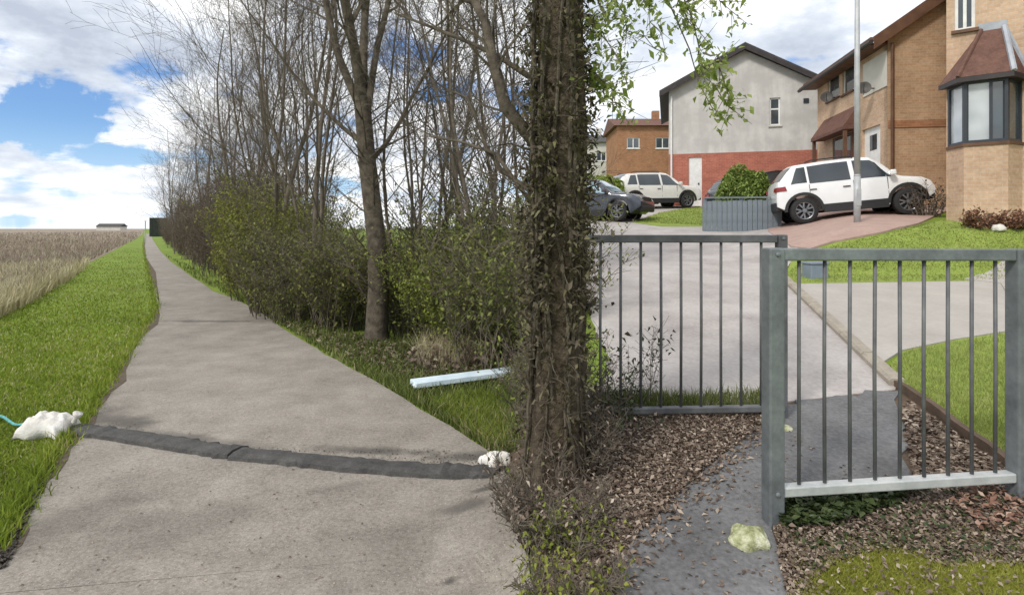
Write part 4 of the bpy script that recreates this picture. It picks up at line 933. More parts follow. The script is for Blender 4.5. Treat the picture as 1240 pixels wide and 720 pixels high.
sandbag(600, 566, 0.1, 0.1, 0.09, 2.2, 8, 'small white sandbag at the right end of the rubber strip', False)
def rope():
    mb = MB(); pts = []
    for i in range(24):
        t = i / 23; px = -40 + 74 * t; py = 509 + 11 * t + 2.5 * math.sin(t * 9); g = gp(px, py); pts.append(Vector((g.x, g.y, 0.05 + 0.012 * math.sin(t * 14))))
    mb.tube(pts, 0.011, 6); tag(mb.build('rope', M['rope'], None, True), 'teal rope lying on the grass left of the large sandbag', 'rope')
rope()
def board():
    a = gp(504, 480); b = gp(596, 467); b = a + (b - a) * 1.45; d = Vector((b.x - a.x, b.y - a.y, 0)); L = d.length; d.normalize(); n = Vector((-d.y, d.x, 0))
    root = empty('pale_board', a, label='pale blue white board lying on the verge at the foot of the hedge', cat='board')
    def F(s, o, z): return d * s + n * o + Vector((0, 0, z))
    mb = MB(); mb.lbox(F, (0, L), (0, 0.19), (0.075, 0.125)); bevel(mb.build('face', M['plank'], root), 0.005)
    mb = MB(); mb.lbox(F, (0.004, L - 0.004), (0.02, 0.17), (0.0, 0.074)); mb.build('underside_shade', M['edge'], root)  # dark block added where shade lies under the board
    mb = MB(); mb.lathe([(0.0, -0.012), (0.028, -0.012), (0.03, 0), (0.028, 0.012), (0.0, 0.012)], Matrix.Translation((-0.02, 0.05, 0.085)) @ Matrix.Rotation(R(90), 4, 'Y'), 12); mb.build('end_cap', M['plank'], root)
board()
# far things at the end of the path
p = gp(186, 292)
root = empty('storage_container', (-67.3, 110, 0), 0.56, label='dark green container at the far end of the path against the trees', cat='container')
mb = MB(); mb.box((0, 0, 1.75), (2.9, 6.0, 3.5)); mb.build('shell', M['darkgreen'], root)
mb = MB()
for i in range(4): mb.box((-1.1 + i * 0.74, -3.02, 1.75), (0.12, 0.035, 3.2))
o_ = mb.build('door_ribs', M['darkgreen'], root); o_['kind'] = 'stuff'
root = empty('far_building', (-270, 390, 0), 0.1, label='tiny low dark roofed building on the field horizon', cat='building')
mb = MB(); mb.box((0, 0, 1.3), (15, 8, 2.6)); mb.build('wall', M['render_w'], root)
mb = MB(); mb.prism([(-8, -4.6, 2.6), (-8, 4.6, 2.6), (-8, 0, 4.6)], (16, 0, 0)); mb.build('roof', M['tile_grey'], root)
p = gp(176, 294)
root = empty('marker_post', p, label='pale post at the left edge of the far path', cat='post')
mb = MB(); mb.tube([(0, 0, -.1), (0, 0, 2.3)], 0.06, 8); mb.build('shaft', M['pole'], root); mb = MB(); mb.box((0, 0, 2.36), (0.16, 0.16, 0.12)); mb.build('cap', M['wframe'], root)

# ------------------------------------------------------------------ houses
def frame(o, d):
    o = Vector(o); d = Vector(d).normalized(); n = Vector((d.y, -d.x, 0))      # n points to the camera side when d runs to the right
    return lambda s, out, z: Vector((o.x + d.x * s + n.x * out, o.y + d.y * s + n.y * out, z))
def ray_on(px, py, o, d):
    """(s, z) of a pixel on the vertical plane through o along d"""
    u = (px - CXP) / FPX; d = Vector(d).normalized()
    # o + d s = Y (u,1)
    Y = (o[0] * d.y - o[1] * d.x) / (u * d.y - d.x); s = ((u * Y - o[0]) * d.x + (Y - o[1]) * d.y)
    return s, EYE - (py - HZ) / FPX * Y
def wall_grid(root, name, F, s0, s1, z0, z1, openings, mat, thick=0.22, lo=None):
    """wall with real openings: cells around the holes, reveals inside"""
    xs = sorted({s0, s1, *[v for o in openings for v in o[:2]]}); zs = sorted({z0, z1, *[v for o in openings for v in o[2:4]]})
    mb = MB()
    def hole(x, z): return any(o[0] < x < o[1] and o[2] < z < o[3] for o in openings)
    for xa, xb in zip(xs[:-1], xs[1:]):
        for za, zb in zip(zs[:-1], zs[1:]):
            if not hole((xa + xb) / 2, (za + zb) / 2):
                mb.add([F(xa, 0, za), F(xb, 0, za), F(xb, 0, zb), F(xa, 0, zb)], [(0, 1, 2, 3)])
                mb.add([F(xa, -thick, za), F(xb, -thick, za), F(xb, -thick, zb), F(xa, -thick, zb)], [(3, 2, 1, 0)])
    for o in openings:
        c = [(o[0], o[2]), (o[1], o[2]), (o[1], o[3]), (o[0], o[3])]
        for (a, b), (c2, d2) in zip(c, c[1:] + c[:1]): mb.add([F(a, 0, b), F(c2, 0, d2), F(c2, -thick, d2), F(a, -thick, b)], [(0, 1, 2, 3)])
    for xa in (s0, s1): mb.add([F(xa, 0, z0), F(xa, -thick, z0), F(xa, -thick, z1), F(xa, 0, z1)], [(0, 1, 2, 3)])
    return mb.build(name, mat, root)
def window(root, F, s0, s1, z0, z1, fm, gm, depth=-0.07, mull=1, tr=0, fw=0.06, sill=None):
    mb = MB(); d0, d1 = depth - 0.05, depth
    mb.lbox(F, (s0, s0 + fw), (d0, d1), (z0, z1)); mb.lbox(F, (s1 - fw, s1), (d0, d1), (z0, z1))
    mb.lbox(F, (s0 + fw, s1 - fw), (d0, d1), (z0, z0 + fw)); mb.lbox(F, (s0 + fw, s1 - fw), (d0, d1), (z1 - fw, z1))
    for i in range(mull):
        c = s0 + (s1 - s0) * (i + 1) / (mull + 1); mb.lbox(F, (c - fw / 2, c + fw / 2), (d0, d1 - 0.004), (z0 + fw, z1 - fw))
    if tr:
        zt = z0 + (z1 - z0) * tr; mb.lbox(F, (s0 + fw, s1 - fw), (d0, d1 - 0.008), (zt - fw / 2, zt + fw / 2))
    w = mb.build('window', fm, root)
    mb = MB(); mb.lbox(F, (s0 + fw * 0.5, s1 - fw * 0.5), (d0 + 0.012, d0 + 0.03), (z0 + fw * 0.5, z1 - fw * 0.5)); mb.build('pane', gm, w)
    if sill is not None:
        mb = MB(); mb.lbox(F, (s0 - 0.06, s1 + 0.06), (depth, 0.07), (z0 - 0.07, z0 - 0.003)); mb.build('sill', sill, w)
    return w
def gable_house():
    Y = 28.0; pl = at(810, 110, Y); o = (pl.x, Y, 0); d = Vector((1, -0.27, 0)).normalized(); F = frame(o, d); W = ray_on(991, 108, o, d)[0]
    zb = gzf(pl.x, Y) - 0.5; ze = pl.z; zm = ray_on(900, 184, o, d)[1]; za = ray_on(906, 58, o, d)[1] - 0.1
    root = empty('gabled_house', (pl.x, Y, zb + 0.5), label='pale grey rendered house with a red brick lower storey and dark verges', cat='house')
    ang = math.atan2(d.y, d.x); root.rotation_euler = (0, 0, ang)
    inv = (Matrix.Translation((pl.x, Y, zb + 0.5)) @ Matrix.Rotation(ang, 4, 'Z')).inverted()
    G = lambda s, q, z: inv @ F(s, q, z)
    sx0, zx0 = ray_on(932, 152, o, d); sx1, zx1 = ray_on(945, 118, o, d)
    wall_grid(root, 'wall', G, 0, W, zm, ze, [(sx0, sx1, zx0, zx1)], M['render'], 0.25)
    window(root, G, sx0, sx1, zx0, zx1, M['wframe'], M['hglass'], -0.08, 0, 0.6, 0.07, M['render_w'])
    mb = MB(); mb.prism([G(0, 0, ze + 0.001), G(W, 0, ze + 0.001), G(W * 0.52, 0, za)], G(0, -0.25, ze) - G(0, 0, ze)); mb.build('gable', M['render'], root)
    s0, _ = ray_on(834, 200, o, d); s1, zd = ray_on(850, 190, o, d)
    wall_grid(root, 'brick_wall', G, 0, W, zb, zm - 0.001, [(s0, s1, zb + 0.02, zd)], M['brick_red'], 0.25)
    mb = MB(); mb.lbox(G, (s0, s1), (-0.12, -0.06), (zb + 0.03, zd - 0.003)); dr = mb.build('door', M['wframe'], root)
    mb = MB(); mb.lbox(G, (s1 - 0.18, s1 - 0.12), (-0.058, -0.02), (zb + 1.5, zb + 1.58)); mb.build('handle', M['dframe'], dr)
    for nm, sA, zA, sB, zB in (('roof', -0.45, ze - 0.32, W * 0.52, za), ('roof', W + 0.42, ze - 0.3, W * 0.52, za)):
        mb = MB(); pts = [G(sA, 0.35, zA + 0.18), G(sB, 0.35, zB + 0.18), G(sB, 0.35, zB + 0.28), G(sA, 0.35, zA + 0.28)]
        mb.prism(pts, G(0, -9, 0) - G(0, 0.0, 0)); mb.build(nm, M['tile_grey'], root)
        mb = MB(); pts = [G(sA, 0.39, zA - 0.02), G(sB, 0.39, zB - 0.04), G(sB, 0.39, zB + 0.20), G(sA, 0.39, zA + 0.20)]
        mb.prism(pts, G(0, -0.038, 0) - G(0, 0, 0)); mb.build('bargeboard', M['darkwood'], root)
    for xa in (0.005, W - 0.02):
        mb = MB(); mb.lbox(G, (xa, xa + 0.015), (-8.4, -0.255), (zb, ze)); mb.build('side_wall', M['render'], root)
    mb = MB(); mb.tube([G(0.12, 0.06, ze - 0.3), G(0.12, 0.06, zb)], 0.045, 8); mb.build('downpipe', M['wframe'], root)
    sv, zv = ray_on(976, 122, o, d); mb = MB(); mb.lbox(G, (sv - 0.11, sv + 0.11), (0.002, 0.05), (zv - 0.1, zv + 0.1)); mb.build('wall_vent', M['dframe'], root)
gable_house()
def terrace_house():
    C1 = Vector((11.70, 18.0, 0)); C2 = Vector((12.58, 23.8, 0)); df = (C2 - C1); Lf = df.length; df.normalize()
    ze = 7.48; zb = gzf(11.7, 18) - 0.7
    root = empty('terraced_house', (C1.x, C1.y, zb + 0.7), label='tan brick house with a downpipe on its gable corner, behind the white car', cat='house')
    ang = math.atan2(-df.x, df.y); root.rotation_euler = (0, 0, ang)
    inv = (Matrix.Translation((C1.x, C1.y, zb + 0.7)) @ Matrix.Rotation(ang, 4, 'Z')).inverted()
    # facade faces left: run from the far end to the corner so that outwards is to the camera's left
    Ff = frame(C2, -df); FA = lambda s, q, z: inv @ Ff(s, q, z)
    o, d = C2, -df
    def rect(px0, py0, px1, py1):
        s0, za = ray_on(px0, (py0 + py1) / 2, o, d); s1, _ = ray_on(px1, (py0 + py1) / 2, o, d); pm = (px0 + px1) / 2
        _, z1 = ray_on(pm, py0, o, d); _, z0 = ray_on(pm, py1, o, d); return s0, s1, z0, z1
    w1 = rect(1002, 88, 1016, 120); w2 = rect(1020, 78, 1034, 112); dr = rect(1044, 154, 1066, 222)
    dr = (dr[0], dr[1], dr[2], dr[3])
    wall_grid(root, 'front_wall', FA, 0, Lf - 0.001, zb, ze, [w1, w2, dr], M['brick_pink'], 0.25)  # paler brick than the gable: sunlight on this wall put into the colour
    window(root, FA, *w1, M['wframe'], M['hglass'], -0.06, 0, 0, 0.07, M['barge']); window(root, FA, *w2, M['wframe'], M['hglass'], -0.06, 0, 0, 0.07, M['barge'])
    mb = MB(); mb.lbox(FA, (dr[0], dr[1]), (-0.14, -0.08), (dr[2], dr[3])); dd = mb.build('door', M['wframe'], root)
    mb = MB(); mb.lbox(FA, (dr[0] + 0.4, dr[1] - 0.4), (-0.078, -0.07), (dr[2] + 1.1, dr[3] - 0.25)); mb.build('pane', M['hglass'], dd)
    rp = rect(1046, 52, 1071, 112); mb = MB(); mb.lbox(FA, (rp[0], Lf - 0.02), (0.004, 0.03), (rp[2], ze - 0.35)); mb.build('rendered_panel', M['render_w'], root)
    pr = rect(998, 136, 1040, 160); mb = MB(); mb.prism([FA(pr[0], 0.003, pr[3]), FA(pr[0], 0.5, pr[2]), FA(pr[0], 0.5, pr[2] - 0.12), FA(pr[0], 0.003, pr[2] - 0.1)], FA(pr[1], 0, 0) - FA(pr[0], 0, 0)); mb.build('porch_roof', M['tile_brown'], root)
    for ss_ in (pr[0] + 0.1, pr[1] - 0.1):
        mb = MB(); mb.lbox(FA, (ss_ - 0.06, ss_ + 0.06), (0.36, 0.46), (zb, pr[2] - 0.125)); mb.build('porch_post', M['barge'], root)
    wp = rect(1010, 164, 1034, 196); mb = MB(); mb.lbox(FA, wp[:2], (0.004, 0.05), wp[2:]); w_ = mb.build('window', M['barge'], root)
    mb = MB(); mb.lbox(FA, (wp[0] + 0.12, wp[1] - 0.12), (0.052, 0.06), (wp[2] + 0.08, wp[3] - 0.08)); mb.build('pane', M['hglass'], w_)
    # gable end
    Fg = frame(C1, (-df.y * -1, df.x * -1, 0)) if False else frame(C1, (df.y, -df.x, 0)); GA = lambda s, q, z: inv @ Fg(s, q, z)
    Wg = 7.2; za = ze + 2.5
    wall_grid(root, 'gable_wall', GA, 0, Wg, zb, ze, [], M['brick_tan'], 0.25)
    mb = MB(); mb.prism([GA(0, 0, ze + 0.001), GA(Wg, 0, ze + 0.001), GA(Wg / 2, 0, za)], GA(0, -0.25, 0) - GA(0, 0, 0)); mb.build('gable', M['brick_tan'], root)
    bnd = ray_on(1100, 150, C1, (df.y, -df.x, 0))[1]
    mb = MB(); mb.lbox(GA, (0.002, Wg), (0.003, 0.03), (bnd - 0.11, bnd + 0.11)); mb.build('brick_band', M['brick_orange'], root)
    mb = MB(); mb.tube([GA(0.1, 0.07, ze - 0.15), GA(0.1, 0.07, zb)], 0.05, 8); mb.build('downpipe', M['barge'], root)
    for sA, sB in ((-0.5, Wg / 2), (Wg + 0.5, Wg / 2)):
        zA = ze - 0.35
        mb = MB(); mb.prism([GA(sA, 0.22, zA + 0.22), GA(sB, 0.22, za + 0.22), GA(sB, 0.22, za + 0.42), GA(sA, 0.22, zA + 0.38)], GA(0, -Lf - 0.9, 0) - GA(0, 0, 0)); mb.build('roof', M['tile_brown'], root)
        mb = MB(); mb.prism([GA(sA, 0.27, zA - 0.02), GA(sB, 0.27, za), GA(sB, 0.27, za + 0.34), GA(sA, 0.27, zA + 0.34)], GA(0, -0.045, 0) - GA(0, 0, 0)); mb.build('bargeboard', M['barge'], root)
    mb = MB(); mb.lbox(FA, (-0.2, Lf - 0.002), (0.002, 0.5), (ze - 0.16, ze - 0.1)); mb.lbox(FA, (-0.2, Lf - 0.002), (0.44, 0.5), (ze - 0.099, ze + 0.08)); mb.lbox(FA, (-0.2, Lf - 0.002), (-0.2, 0.0), (ze + 0.002, ze + 0.16)); mb.build('eaves_box', M['barge'], root)
    mb = MB(); mb.tube([GA(-0.56, 0.2, ze - 0.12), GA(-0.56, -Lf - 0.5, ze - 0.12)], 0.07, 8); mb.build('gutter', M['darkwood'], root)
    for k, (px, py) in enumerate(((1060, 107), (1013, 118))):
        s, z = ray_on(px, py, o, d); r = empty('satellite_dish', inv.inverted() @ FA(s, 0.03, z), label=('dark satellite dish on the pale rendered panel of the tan house', 'dark satellite dish farther along the tan house front, above the porch')[k], cat='satellite dish', group='satellite dishes on the tan house')
        outd = (Ff(0, 1, 0) - Ff(0, 0, 0)); q = Vector((outd.x * 0.5, -0.85, 0.25)).to_track_quat('Z', 'Y').to_matrix().to_4x4()
        mb = MB(); mb.lathe([(0.0, 0.0), (0.12, 0.015), (0.2, 0.055), (0.215, 0.07), (0.2, 0.068), (0.11, 0.028), (0.0, 0.012)], Matrix.Translation(outd * 0.32) @ q, 20); mb.build('dish', M['dish'], r, True)
        mb = MB(); mb.tube([(0, 0, 0), outd * 0.32], 0.02, 6); mb.tube([outd * 0.32 + Vector((0, 0, -.2)), outd * 0.32 + q @ Vector((0, 0, .4))], 0.012, 5); mb.build('bracket', M['dish'], r)
terrace_house()
def bay_house():
    Y = 12.5; o = (at(1146, 100, Y).x, Y, 0); d = Vector((1, -0.76, 0)).normalized(); F0 = frame(o, d); nb_ = Vector((d.y, -d.x, 0))
    off = lambda k: (o[0] + nb_.x * k, o[1] + nb_.y * k, 0)
    zb = gzf(o[0], Y) - 0.4; zt = 9.5
    root = empty('bay_fronted_house', (o[0], Y, zb + 0.4), label='pinkish brick house with a dark framed bay window and tiled bay roof', cat='house')
    ang = math.atan2(d.y, d.x); root.rotation_euler = (0, 0, ang)
    inv = (Matrix.Translation((o[0], Y, zb + 0.4)) @ Matrix.Rotation(ang, 4, 'Z')).inverted(); G = lambda s, q, z: inv @ F0(s, q, z)
    s0, z0 = ray_on(1156, 38, o, d); s1, z1 = ray_on(1181, -40, o, d)
    wall_grid(root, 'wall', G, 0, 6, zb, zt, [(s0, s1, z0, z1)], M['brick_pink'], 0.25)
    window(root, G, s0, s1, z0, z1, M['wframe'], M['hglass'], -0.06, 1, 0, 0.06, M['barge'])
    mb = MB(); mb.lbox(G, (0.0, 0.2), (-7, -0.255), (zb, zt)); mb.build('side_wall', M['brick_tan'], root)
    # canted bay
    q = 0.5; ob = off(q)
    a0 = 0.02; a1 = ray_on(1167, 100, ob, d)[0]; a2 = ray_on(1221, 100, ob, d)[0]; a3 = ray_on(1238, 100, o, d)[0]
    _, zs = ray_on(1190, 176, ob, d); _, zh = ray_on(1190, 92, ob, d)
    pl = [(a0, 0.0), (a1, q), (a2, q), (a3, 0.0)]
    mb = MB(); mb.prism([G(s, t + (0.002 if t == 0 else 0), zb) for s, t in pl], (0, 0, zs - zb)); mb.build('bay_wall', M['brick_pink'], root)
    mb = MB(); mb.prism([G(s + (s - (a1 + a2) / 2) * 0.05, t * 1.06 + 0.002, zs + 0.001) for s, t in pl], (0, 0, 0.06)); mb.build('bay_sill', M['barge'], root)
    def side(p, r, n, gm, mid=()):
        p = Vector((p[0], p[1])); r = Vector((r[0], r[1])); L = (r - p).length; dd = (r - p) / L; nn = Vector((-dd.y, dd.x))
        FF = lambda s, out, z: G(p.x + dd.x * s + nn.x * out, p.y + dd.y * s + nn.y * out, z)
        fw = 0.055; mb = MB(); za, zbb = zs + 0.062, zh
        mb.lbox(FF, (0.0, fw), (-0.09, 0), (za, zbb)); mb.lbox(FF, (L - fw, L), (-0.09, 0), (za, zbb)); mb.lbox(FF, (fw, L - fw), (-0.09, -0.003), (za, za + fw)); mb.lbox(FF, (fw, L - fw), (-0.09, -0.003), (zbb - fw - 0.08, zbb))
        for t in mid: mb.lbox(FF, (L * t - fw / 2, L * t + fw / 2), (-0.09, -0.005), (za + fw, zbb - fw))
        w = mb.build('window', M['dframe'], root)
        cuts = [fw * 0.6] + [L * t for t in mid] + [L - fw * 0.6]
        for i, (c0, c1) in enumerate(zip(cuts[:-1], cuts[1:])):
            mb = MB(); mb.lbox(FF, (c0, c1), (-0.06, -0.045), (za + 0.04, zbb - 0.1)); mb.build('pane', gm[i % len(gm)], w)
    side(pl[0], pl[1], 1, [M['reflglass']]); side(pl[1], pl[2], 2, [M['reflglass'], M['hglass']], (0.62,)); side(pl[2], pl[3], 1, [M['hglass']])
    mb = MB(); mb.prism([G(s * 1.0, min(t, q - 0.1) + 0.006, zs + 0.07) for s, t in ((a0 + 0.08, 0), (a1 + 0.04, q - 0.2), (a2 - 0.04, q - 0.2), (a3 - 0.06, 0))], (0, 0, 0.02)); mb.build('bay_floor', M['render_w'], root)
    # hipped bay roof
    e = 0.14; ap_z = ray_on(1208, 34, o, d)[1]; er = [G(a0 - 0.16, 0.003, zh), G(a1 - 0.1, q + e, zh), G(a2 + 0.08, q + e, zh), G(a3 + 0.1, 0.003, zh)]
    er2 = [v + Vector((0, 0, -0.10)) for v in er]
    b1 = G(ray_on(1188, 40, o, d)[0], 0.003, ap_z); b2 = G(ray_on(1216, 40, o, d)[0], 0.003, ap_z)
    mb = MB(); mb.add(er + [b1, b2], [(0, 1, 4), (1, 2, 5, 4), (2, 3, 5)]); mb.build('bay_roof', M['tile_brown'], root)
    mb = MB(); mb.add([v - Vector((0, 0, 0.004)) for v in er] + er2, [(0, 1, 5, 4), (1, 2, 6, 5), (2, 3, 7, 6), (4, 5, 6, 7), (0, 3, 2, 1)]); mb.build('bay_fascia', M['darkwood'], root)
    mb = MB()
    for A, B in ((b2, er[2]), (b2, er[3])):
        mb.tube([A + Vector((0, -.02, 0.01)), A.lerp(B, 0.5) + Vector((0, -.02, 0.015)), B + Vector((0, -.0, 0.01))], 0.05, 6)
    mb.prism([b1 + Vector((-.05, -.012, -0.05)), b2 + Vector((.05, -.012, -0.05)), b2 + Vector((.05, -.012, .14)), b1 + Vector((-.05, -.012, .14))], (0, 0.008, 0)); mb.build('lead_flashing', M['lead'], root)
    mb = MB(); mb.tube([b1 + Vector((0, -.02, 0.01)), er[1] + Vector((0, 0, .01))], 0.04, 6); mb.build('hip_tile', M['tile_brown'], root)
    # porch roof tip coming in from the right
    pz = ray_on(1232, 94, off(0.7), d)[1]
    mb = MB(); mb.add([G(a3 + 0.15, 0.8, pz), G(a3 + 3, 0.8, pz), G(a3 + 3, 0.003, pz + 0.75), G(a3 + 0.35, 0.003, pz + 0.75), G(a3 + 0.15, 0.8, pz - 0.12), G(a3 + 3, 0.8, pz - 0.12), G(a3 + 3, 0.003, pz - 0.12), G(a3 + 0.3, 0.003, pz - 0.12)], [(0, 1, 2, 3), (4, 5, 1, 0), (0, 3, 7, 4), (7, 6, 5, 4)]); mb.build('porch_roof', M['tile_brown'], root)
    mb = MB(); mb.prism([G(-0.3, 0.3, zt), G(6.2, 0.3, zt), G(6.2, -3.5, zt + 2.4), G(-0.3, -3.5, zt + 2.4)], (0, 0, 0.2)); mb.build('roof', M['tile_brown'], root)
bay_house()
def simple_house(px0, px1, py_e, py_t, Y, wmat, rmat, label, depth=7):
    a = at(px0, py_e, Y); b = at(px1, py_e, Y); W = b.x - a.x; zb = 1.0; zr = at(px0, py_t, Y).z
    root = empty('distant_house', (a.x, Y, zb), label=label, cat='house'); F = lambda s, q, z: Vector((s, -q, z - zb))
    h0, h1 = a.z - 2.3, a.z - 1.2
    op = [(W * 0.15, W * 0.36, h0, h1), (W * 0.62, W * 0.85, h0, h1)]
    wall_grid(root, 'wall', F, 0, W, zb, a.z, op, wmat, 0.25)
    for q in op: window(root, F, *q, M['wframe'], M['hglass'], -0.08, 1, 0, 0.09, M['wframe'])
    mb = MB(); mb.prism([F(-0.4, 0.4, a.z - 0.05), F(-0.4, -depth - 0.4, a.z - 0.05), F(-0.4, -depth / 2, zr)], (W + 0.8, 0, 0)); rf = mb.build('roof', rmat, root)
    mb = MB(); mb.lbox(F, (W * 0.7, W * 0.7 + 0.7), (-depth / 2 - 0.3, -depth / 2 + 0.3), (zr - 0.4, zr + 0.8)); mb.build('chimney', wmat, rf)
    for xa in (0, W - 0.2):
        mb = MB(); mb.lbox(F, (xa, xa + 0.2), (-depth, -0.255), (zb, a.z - 0.06)); mb.build('side_wall', wmat, root)
simple_house(748, 822, 152, 136, 58, M['brick_orange'], M['tile_brown'], 'distant orange brick house beyond the cream car')
simple_house(690, 742, 172, 158, 70, M['render_w'], M['tile_grey'], 'faraway pale house half hidden by the ivy tree')
simple_house(846, 985, 150, 120, 50, M['render_w'], M['tile_grey'], 'pale house hidden behind the grey gabled house')

# ------------------------------------------------------------------ cars
def smoothlerp(keys, x):
    if x <= keys[0][0]: return keys[0][1]
    for (x0, v0), (x1, v1) in zip(keys[:-1], keys[1:]):
        if x <= x1:
            t = (x - x0) / (x1 - x0); return v0 + (v1 - v0) * t
    return keys[-1][1]
def make_car(name, label, paint, loc, fwd, up, L=4.2, W=1.8, H=1.57, wb=2.6, wr=0.335, suv=True, glass=None, blackroof=False):
    """car on its wheels: x forward, origin midway between the axles on the ground"""
    glass = glass or M['carglass']
    root = empty(name, loc, label=label, cat='car')
    fwd = Vector(fwd).normalized(); up = Vector(up); left = up.cross(fwd).normalized(); up = fwd.cross(left).normalized()
    root.rotation_euler = Matrix((fwd, left, up)).transposed().to_euler()
    fo = wb / 2 + 0.80 * (L - wb) / 1.6; ro = fo - L
    kf = (L / 4.2) ** 1.5; zsill = 0.27 if suv else 0.2; hood = H * 0.635; belt = H * 0.615
    xs_c = fo - 1.02 * kf; xr0 = fo - 1.72 * kf; xr1 = ro + 0.62 * kf; xe = ro + 0.10
    top = [(ro, H * 0.47), (ro + 0.03, H * 0.60), (xe, H * 0.70), (ro + 0.34, H * 0.88), (xr1, H * 0.965), (ro + 1.2, H * 0.995), (xr0 - 0.35, H), (xr0, H * 0.975), (fo - 1.32 * kf, H * 0.82), (xs_c, hood + 0.02), (fo - 0.65, hood - 0.02), (fo - 0.25, hood - 0.08), (fo - 0.08, hood - 0.17), (fo, H * 0.44)]
    xs = sorted(set([round(v, 4) for v in list(np.linspace(ro, fo, 61)) + [t[0] for t in top]]))
    hw = lambda x: W / 2 * (1 - 0.10 * max(0, (x - (fo - 0.6)) / 0.6) ** 2 - 0.07 * max(0, ((ro + 0.5) - x) / 0.5) ** 2)
    def arch(x):
        z = zsill + 0.02 * (1 if suv else 0)
        z = max(z, zsill + 0.22 * max(0, (x - (fo - 0.35)) / 0.35) , zsill + 0.20 * max(0, ((ro + 0.35) - x) / 0.35))
        for cx in (wb / 2, -wb / 2):
            q = (wr + 0.075) ** 2 - (x - cx) ** 2
            if q > 0: z = max(z, wr + math.sqrt(q) * 0.98)
        return z
    def ring(x):
        zt = smoothlerp(top, x); w = hw(x); zb = arch(x)
        bl = min(belt, zt - 0.07); zb2 = min(zb, bl - 0.06)
        g = max(0.0, min(1.0, (zt - bl - 0.05) / (H - belt - 0.05))); wt = w * (0.93 - 0.20 * g)
        mid = zb2 + (bl - zb2) * 0.55
        return [(0, zb2), (w * 0.88, zb2), (w * 0.985, zb2 + 0.008), (w, mid), (w * 0.975, bl), (wt + (w * 0.975 - wt) * 0.5, bl + (zt - bl) * 0.47), (wt, zt - 0.045 - 0.02 * g), (wt * 0.93, zt - 0.012), (wt * 0.5, zt), (0, zt + 0.012)]
    mb = MB(); n = len(xs); Kh = 10
    vs = []
    for x in xs:
        rg = ring(x)
        for y, z in rg: vs.append((x, y, z))
        for y, z in rg[-2:0:-1]: vs.append((x, -y, z))
    K = 18
    fs = [(i * K + j, (i + 1) * K + j, (i + 1) * K + (j + 1) % K, i * K + (j + 1) % K) for i in range(n - 1) for j in range(K)] + [tuple(range(K)), tuple((n - 1) * K + j for j in reversed(range(K)))]
    mb.add(vs, fs); body = mb.build('body', paint, root, True)
    body.modifiers.new('edge', 'EDGE_SPLIT').split_angle = R(38)
    # glass patches lie 5 mm proud of the skin
    def surf(x, a, b, t):
        rg = ring(x); (y0, z0), (y1, z1) = rg[a], rg[b]; return y0 + (y1 - y0) * t, z0 + (z1 - z0) * t
    def side_glass(x0, x1, sgn, t0=0.06, t1=0.94, sl0=0.0, sl1=0.0):
        g = MB(); m = 9; vs = []
        for i in range(m + 1):
            for t in (t0, 0.36, 0.66, t1):
                xx0, xx1 = x0 + sl0 * t, x1 + sl1 * t
                x = xx0 + (xx1 - xx0) * i / m; rg = ring(x); (ya, za), (yb, zb_), (yc, zc_) = rg[4], rg[5], rg[6]
                if t < 0.5: y, z = ya + (yb - ya) * t * 2, za + (zb_ - za) * t * 2
                else: y, z = yb + (yc - yb) * (t - .5) * 2, zb_ + (zc_ - zb_) * (t - .5) * 2
                vs.append((x, sgn * (y + 0.006), z + 0.002))
        fs = [(i * 4 + j, i * 4 + j + 1, (i + 1) * 4 + j + 1, (i + 1) * 4 + j) for i in range(m) for j in range(3)]
        if sgn > 0: fs = [f[::-1] for f in fs]
        g.add(vs, fs); g.build('side_window', glass, root, True)
    bx = (ro + 1.62 * kf + fo - 1.36 * kf) / 2 - 0.1
    for sgn in (1, -1):
        side_glass(bx + 0.05, fo - 1.18 * kf, sgn, sl1=-0.42 * kf); side_glass(ro + 1.02 * kf, bx - 0.05, sgn); side_glass(ro + 0.42 * kf, ro + 0.95 * kf, sgn, sl0=0.30 * kf, t0=0.12)
    def top_glass(nm, x0, x1, wf0=0.9):
        g = MB(); vs = []; m = 8
        for i in range(m + 1):
            x = x0 + (x1 - x0) * i / m; rg = ring(x); w = rg[7][0]
            for t in (-wf0, -0.5, 0, 0.5, wf0): vs.append((x, t * w, smoothlerp(top, x) + (0.015 if abs(t) < .7 else 0.004)))
        g.add(vs, [(i * 5 + j, (i + 1) * 5 + j, (i + 1) * 5 + j + 1, i * 5 + j + 1) for i in range(m) for j in range(4)]); g.build(nm, glass, root, True)
    top_glass('windscreen', xr0 + 0.04, xs_c - 0.03); top_glass('rear_window', xe + 0.03, xr1 - 0.06)
    # cladding, seams, mirrors, rails, lamps, bumpers
    for sgn in (1, -1):
        c = MB()
        if suv:
            for cx in (wb / 2, -wb / 2):
                m = 14; vs = []
                for i in range(m + 1):
                    a = math.pi * i / m
                    for rr in (wr + 0.065, wr + 0.135):
                        x = cx + math.cos(a) * rr; z = wr + math.sin(a) * rr; yy = hw(min(max(x, ro), fo)) + 0.006; vs.append((x, sgn * yy, z)); vs.append((x, sgn * (yy - 0.05), z))
                fs = []
                for i in range(m):
                    b0, b1 = i * 4, (i + 1) * 4
                    fs += [(b0, b1, b1 + 2, b0 + 2), (b0 + 2, b1 + 2, b1 + 3, b0 + 3), (b0 + 1, b1 + 1, b1, b0)]
                c.add(vs, fs)
        c.box((0, sgn * (W / 2 - 0.032), zsill + 0.07), (wb - 2 * wr - 0.22, 0.095, 0.21)); c.build('sill_cladding', M['trim'], root)
        for x in (bx, fo - 1.33 * kf, ro + 1.0 * kf):
            s1_ = MB(); s1_.box((x, sgn * (W / 2 * 0.985), (zsill + belt) / 2 + 0.12), (0.010, 0.022, belt - zsill - 0.22)); s1_.build('door_seam', M['trim'], root)
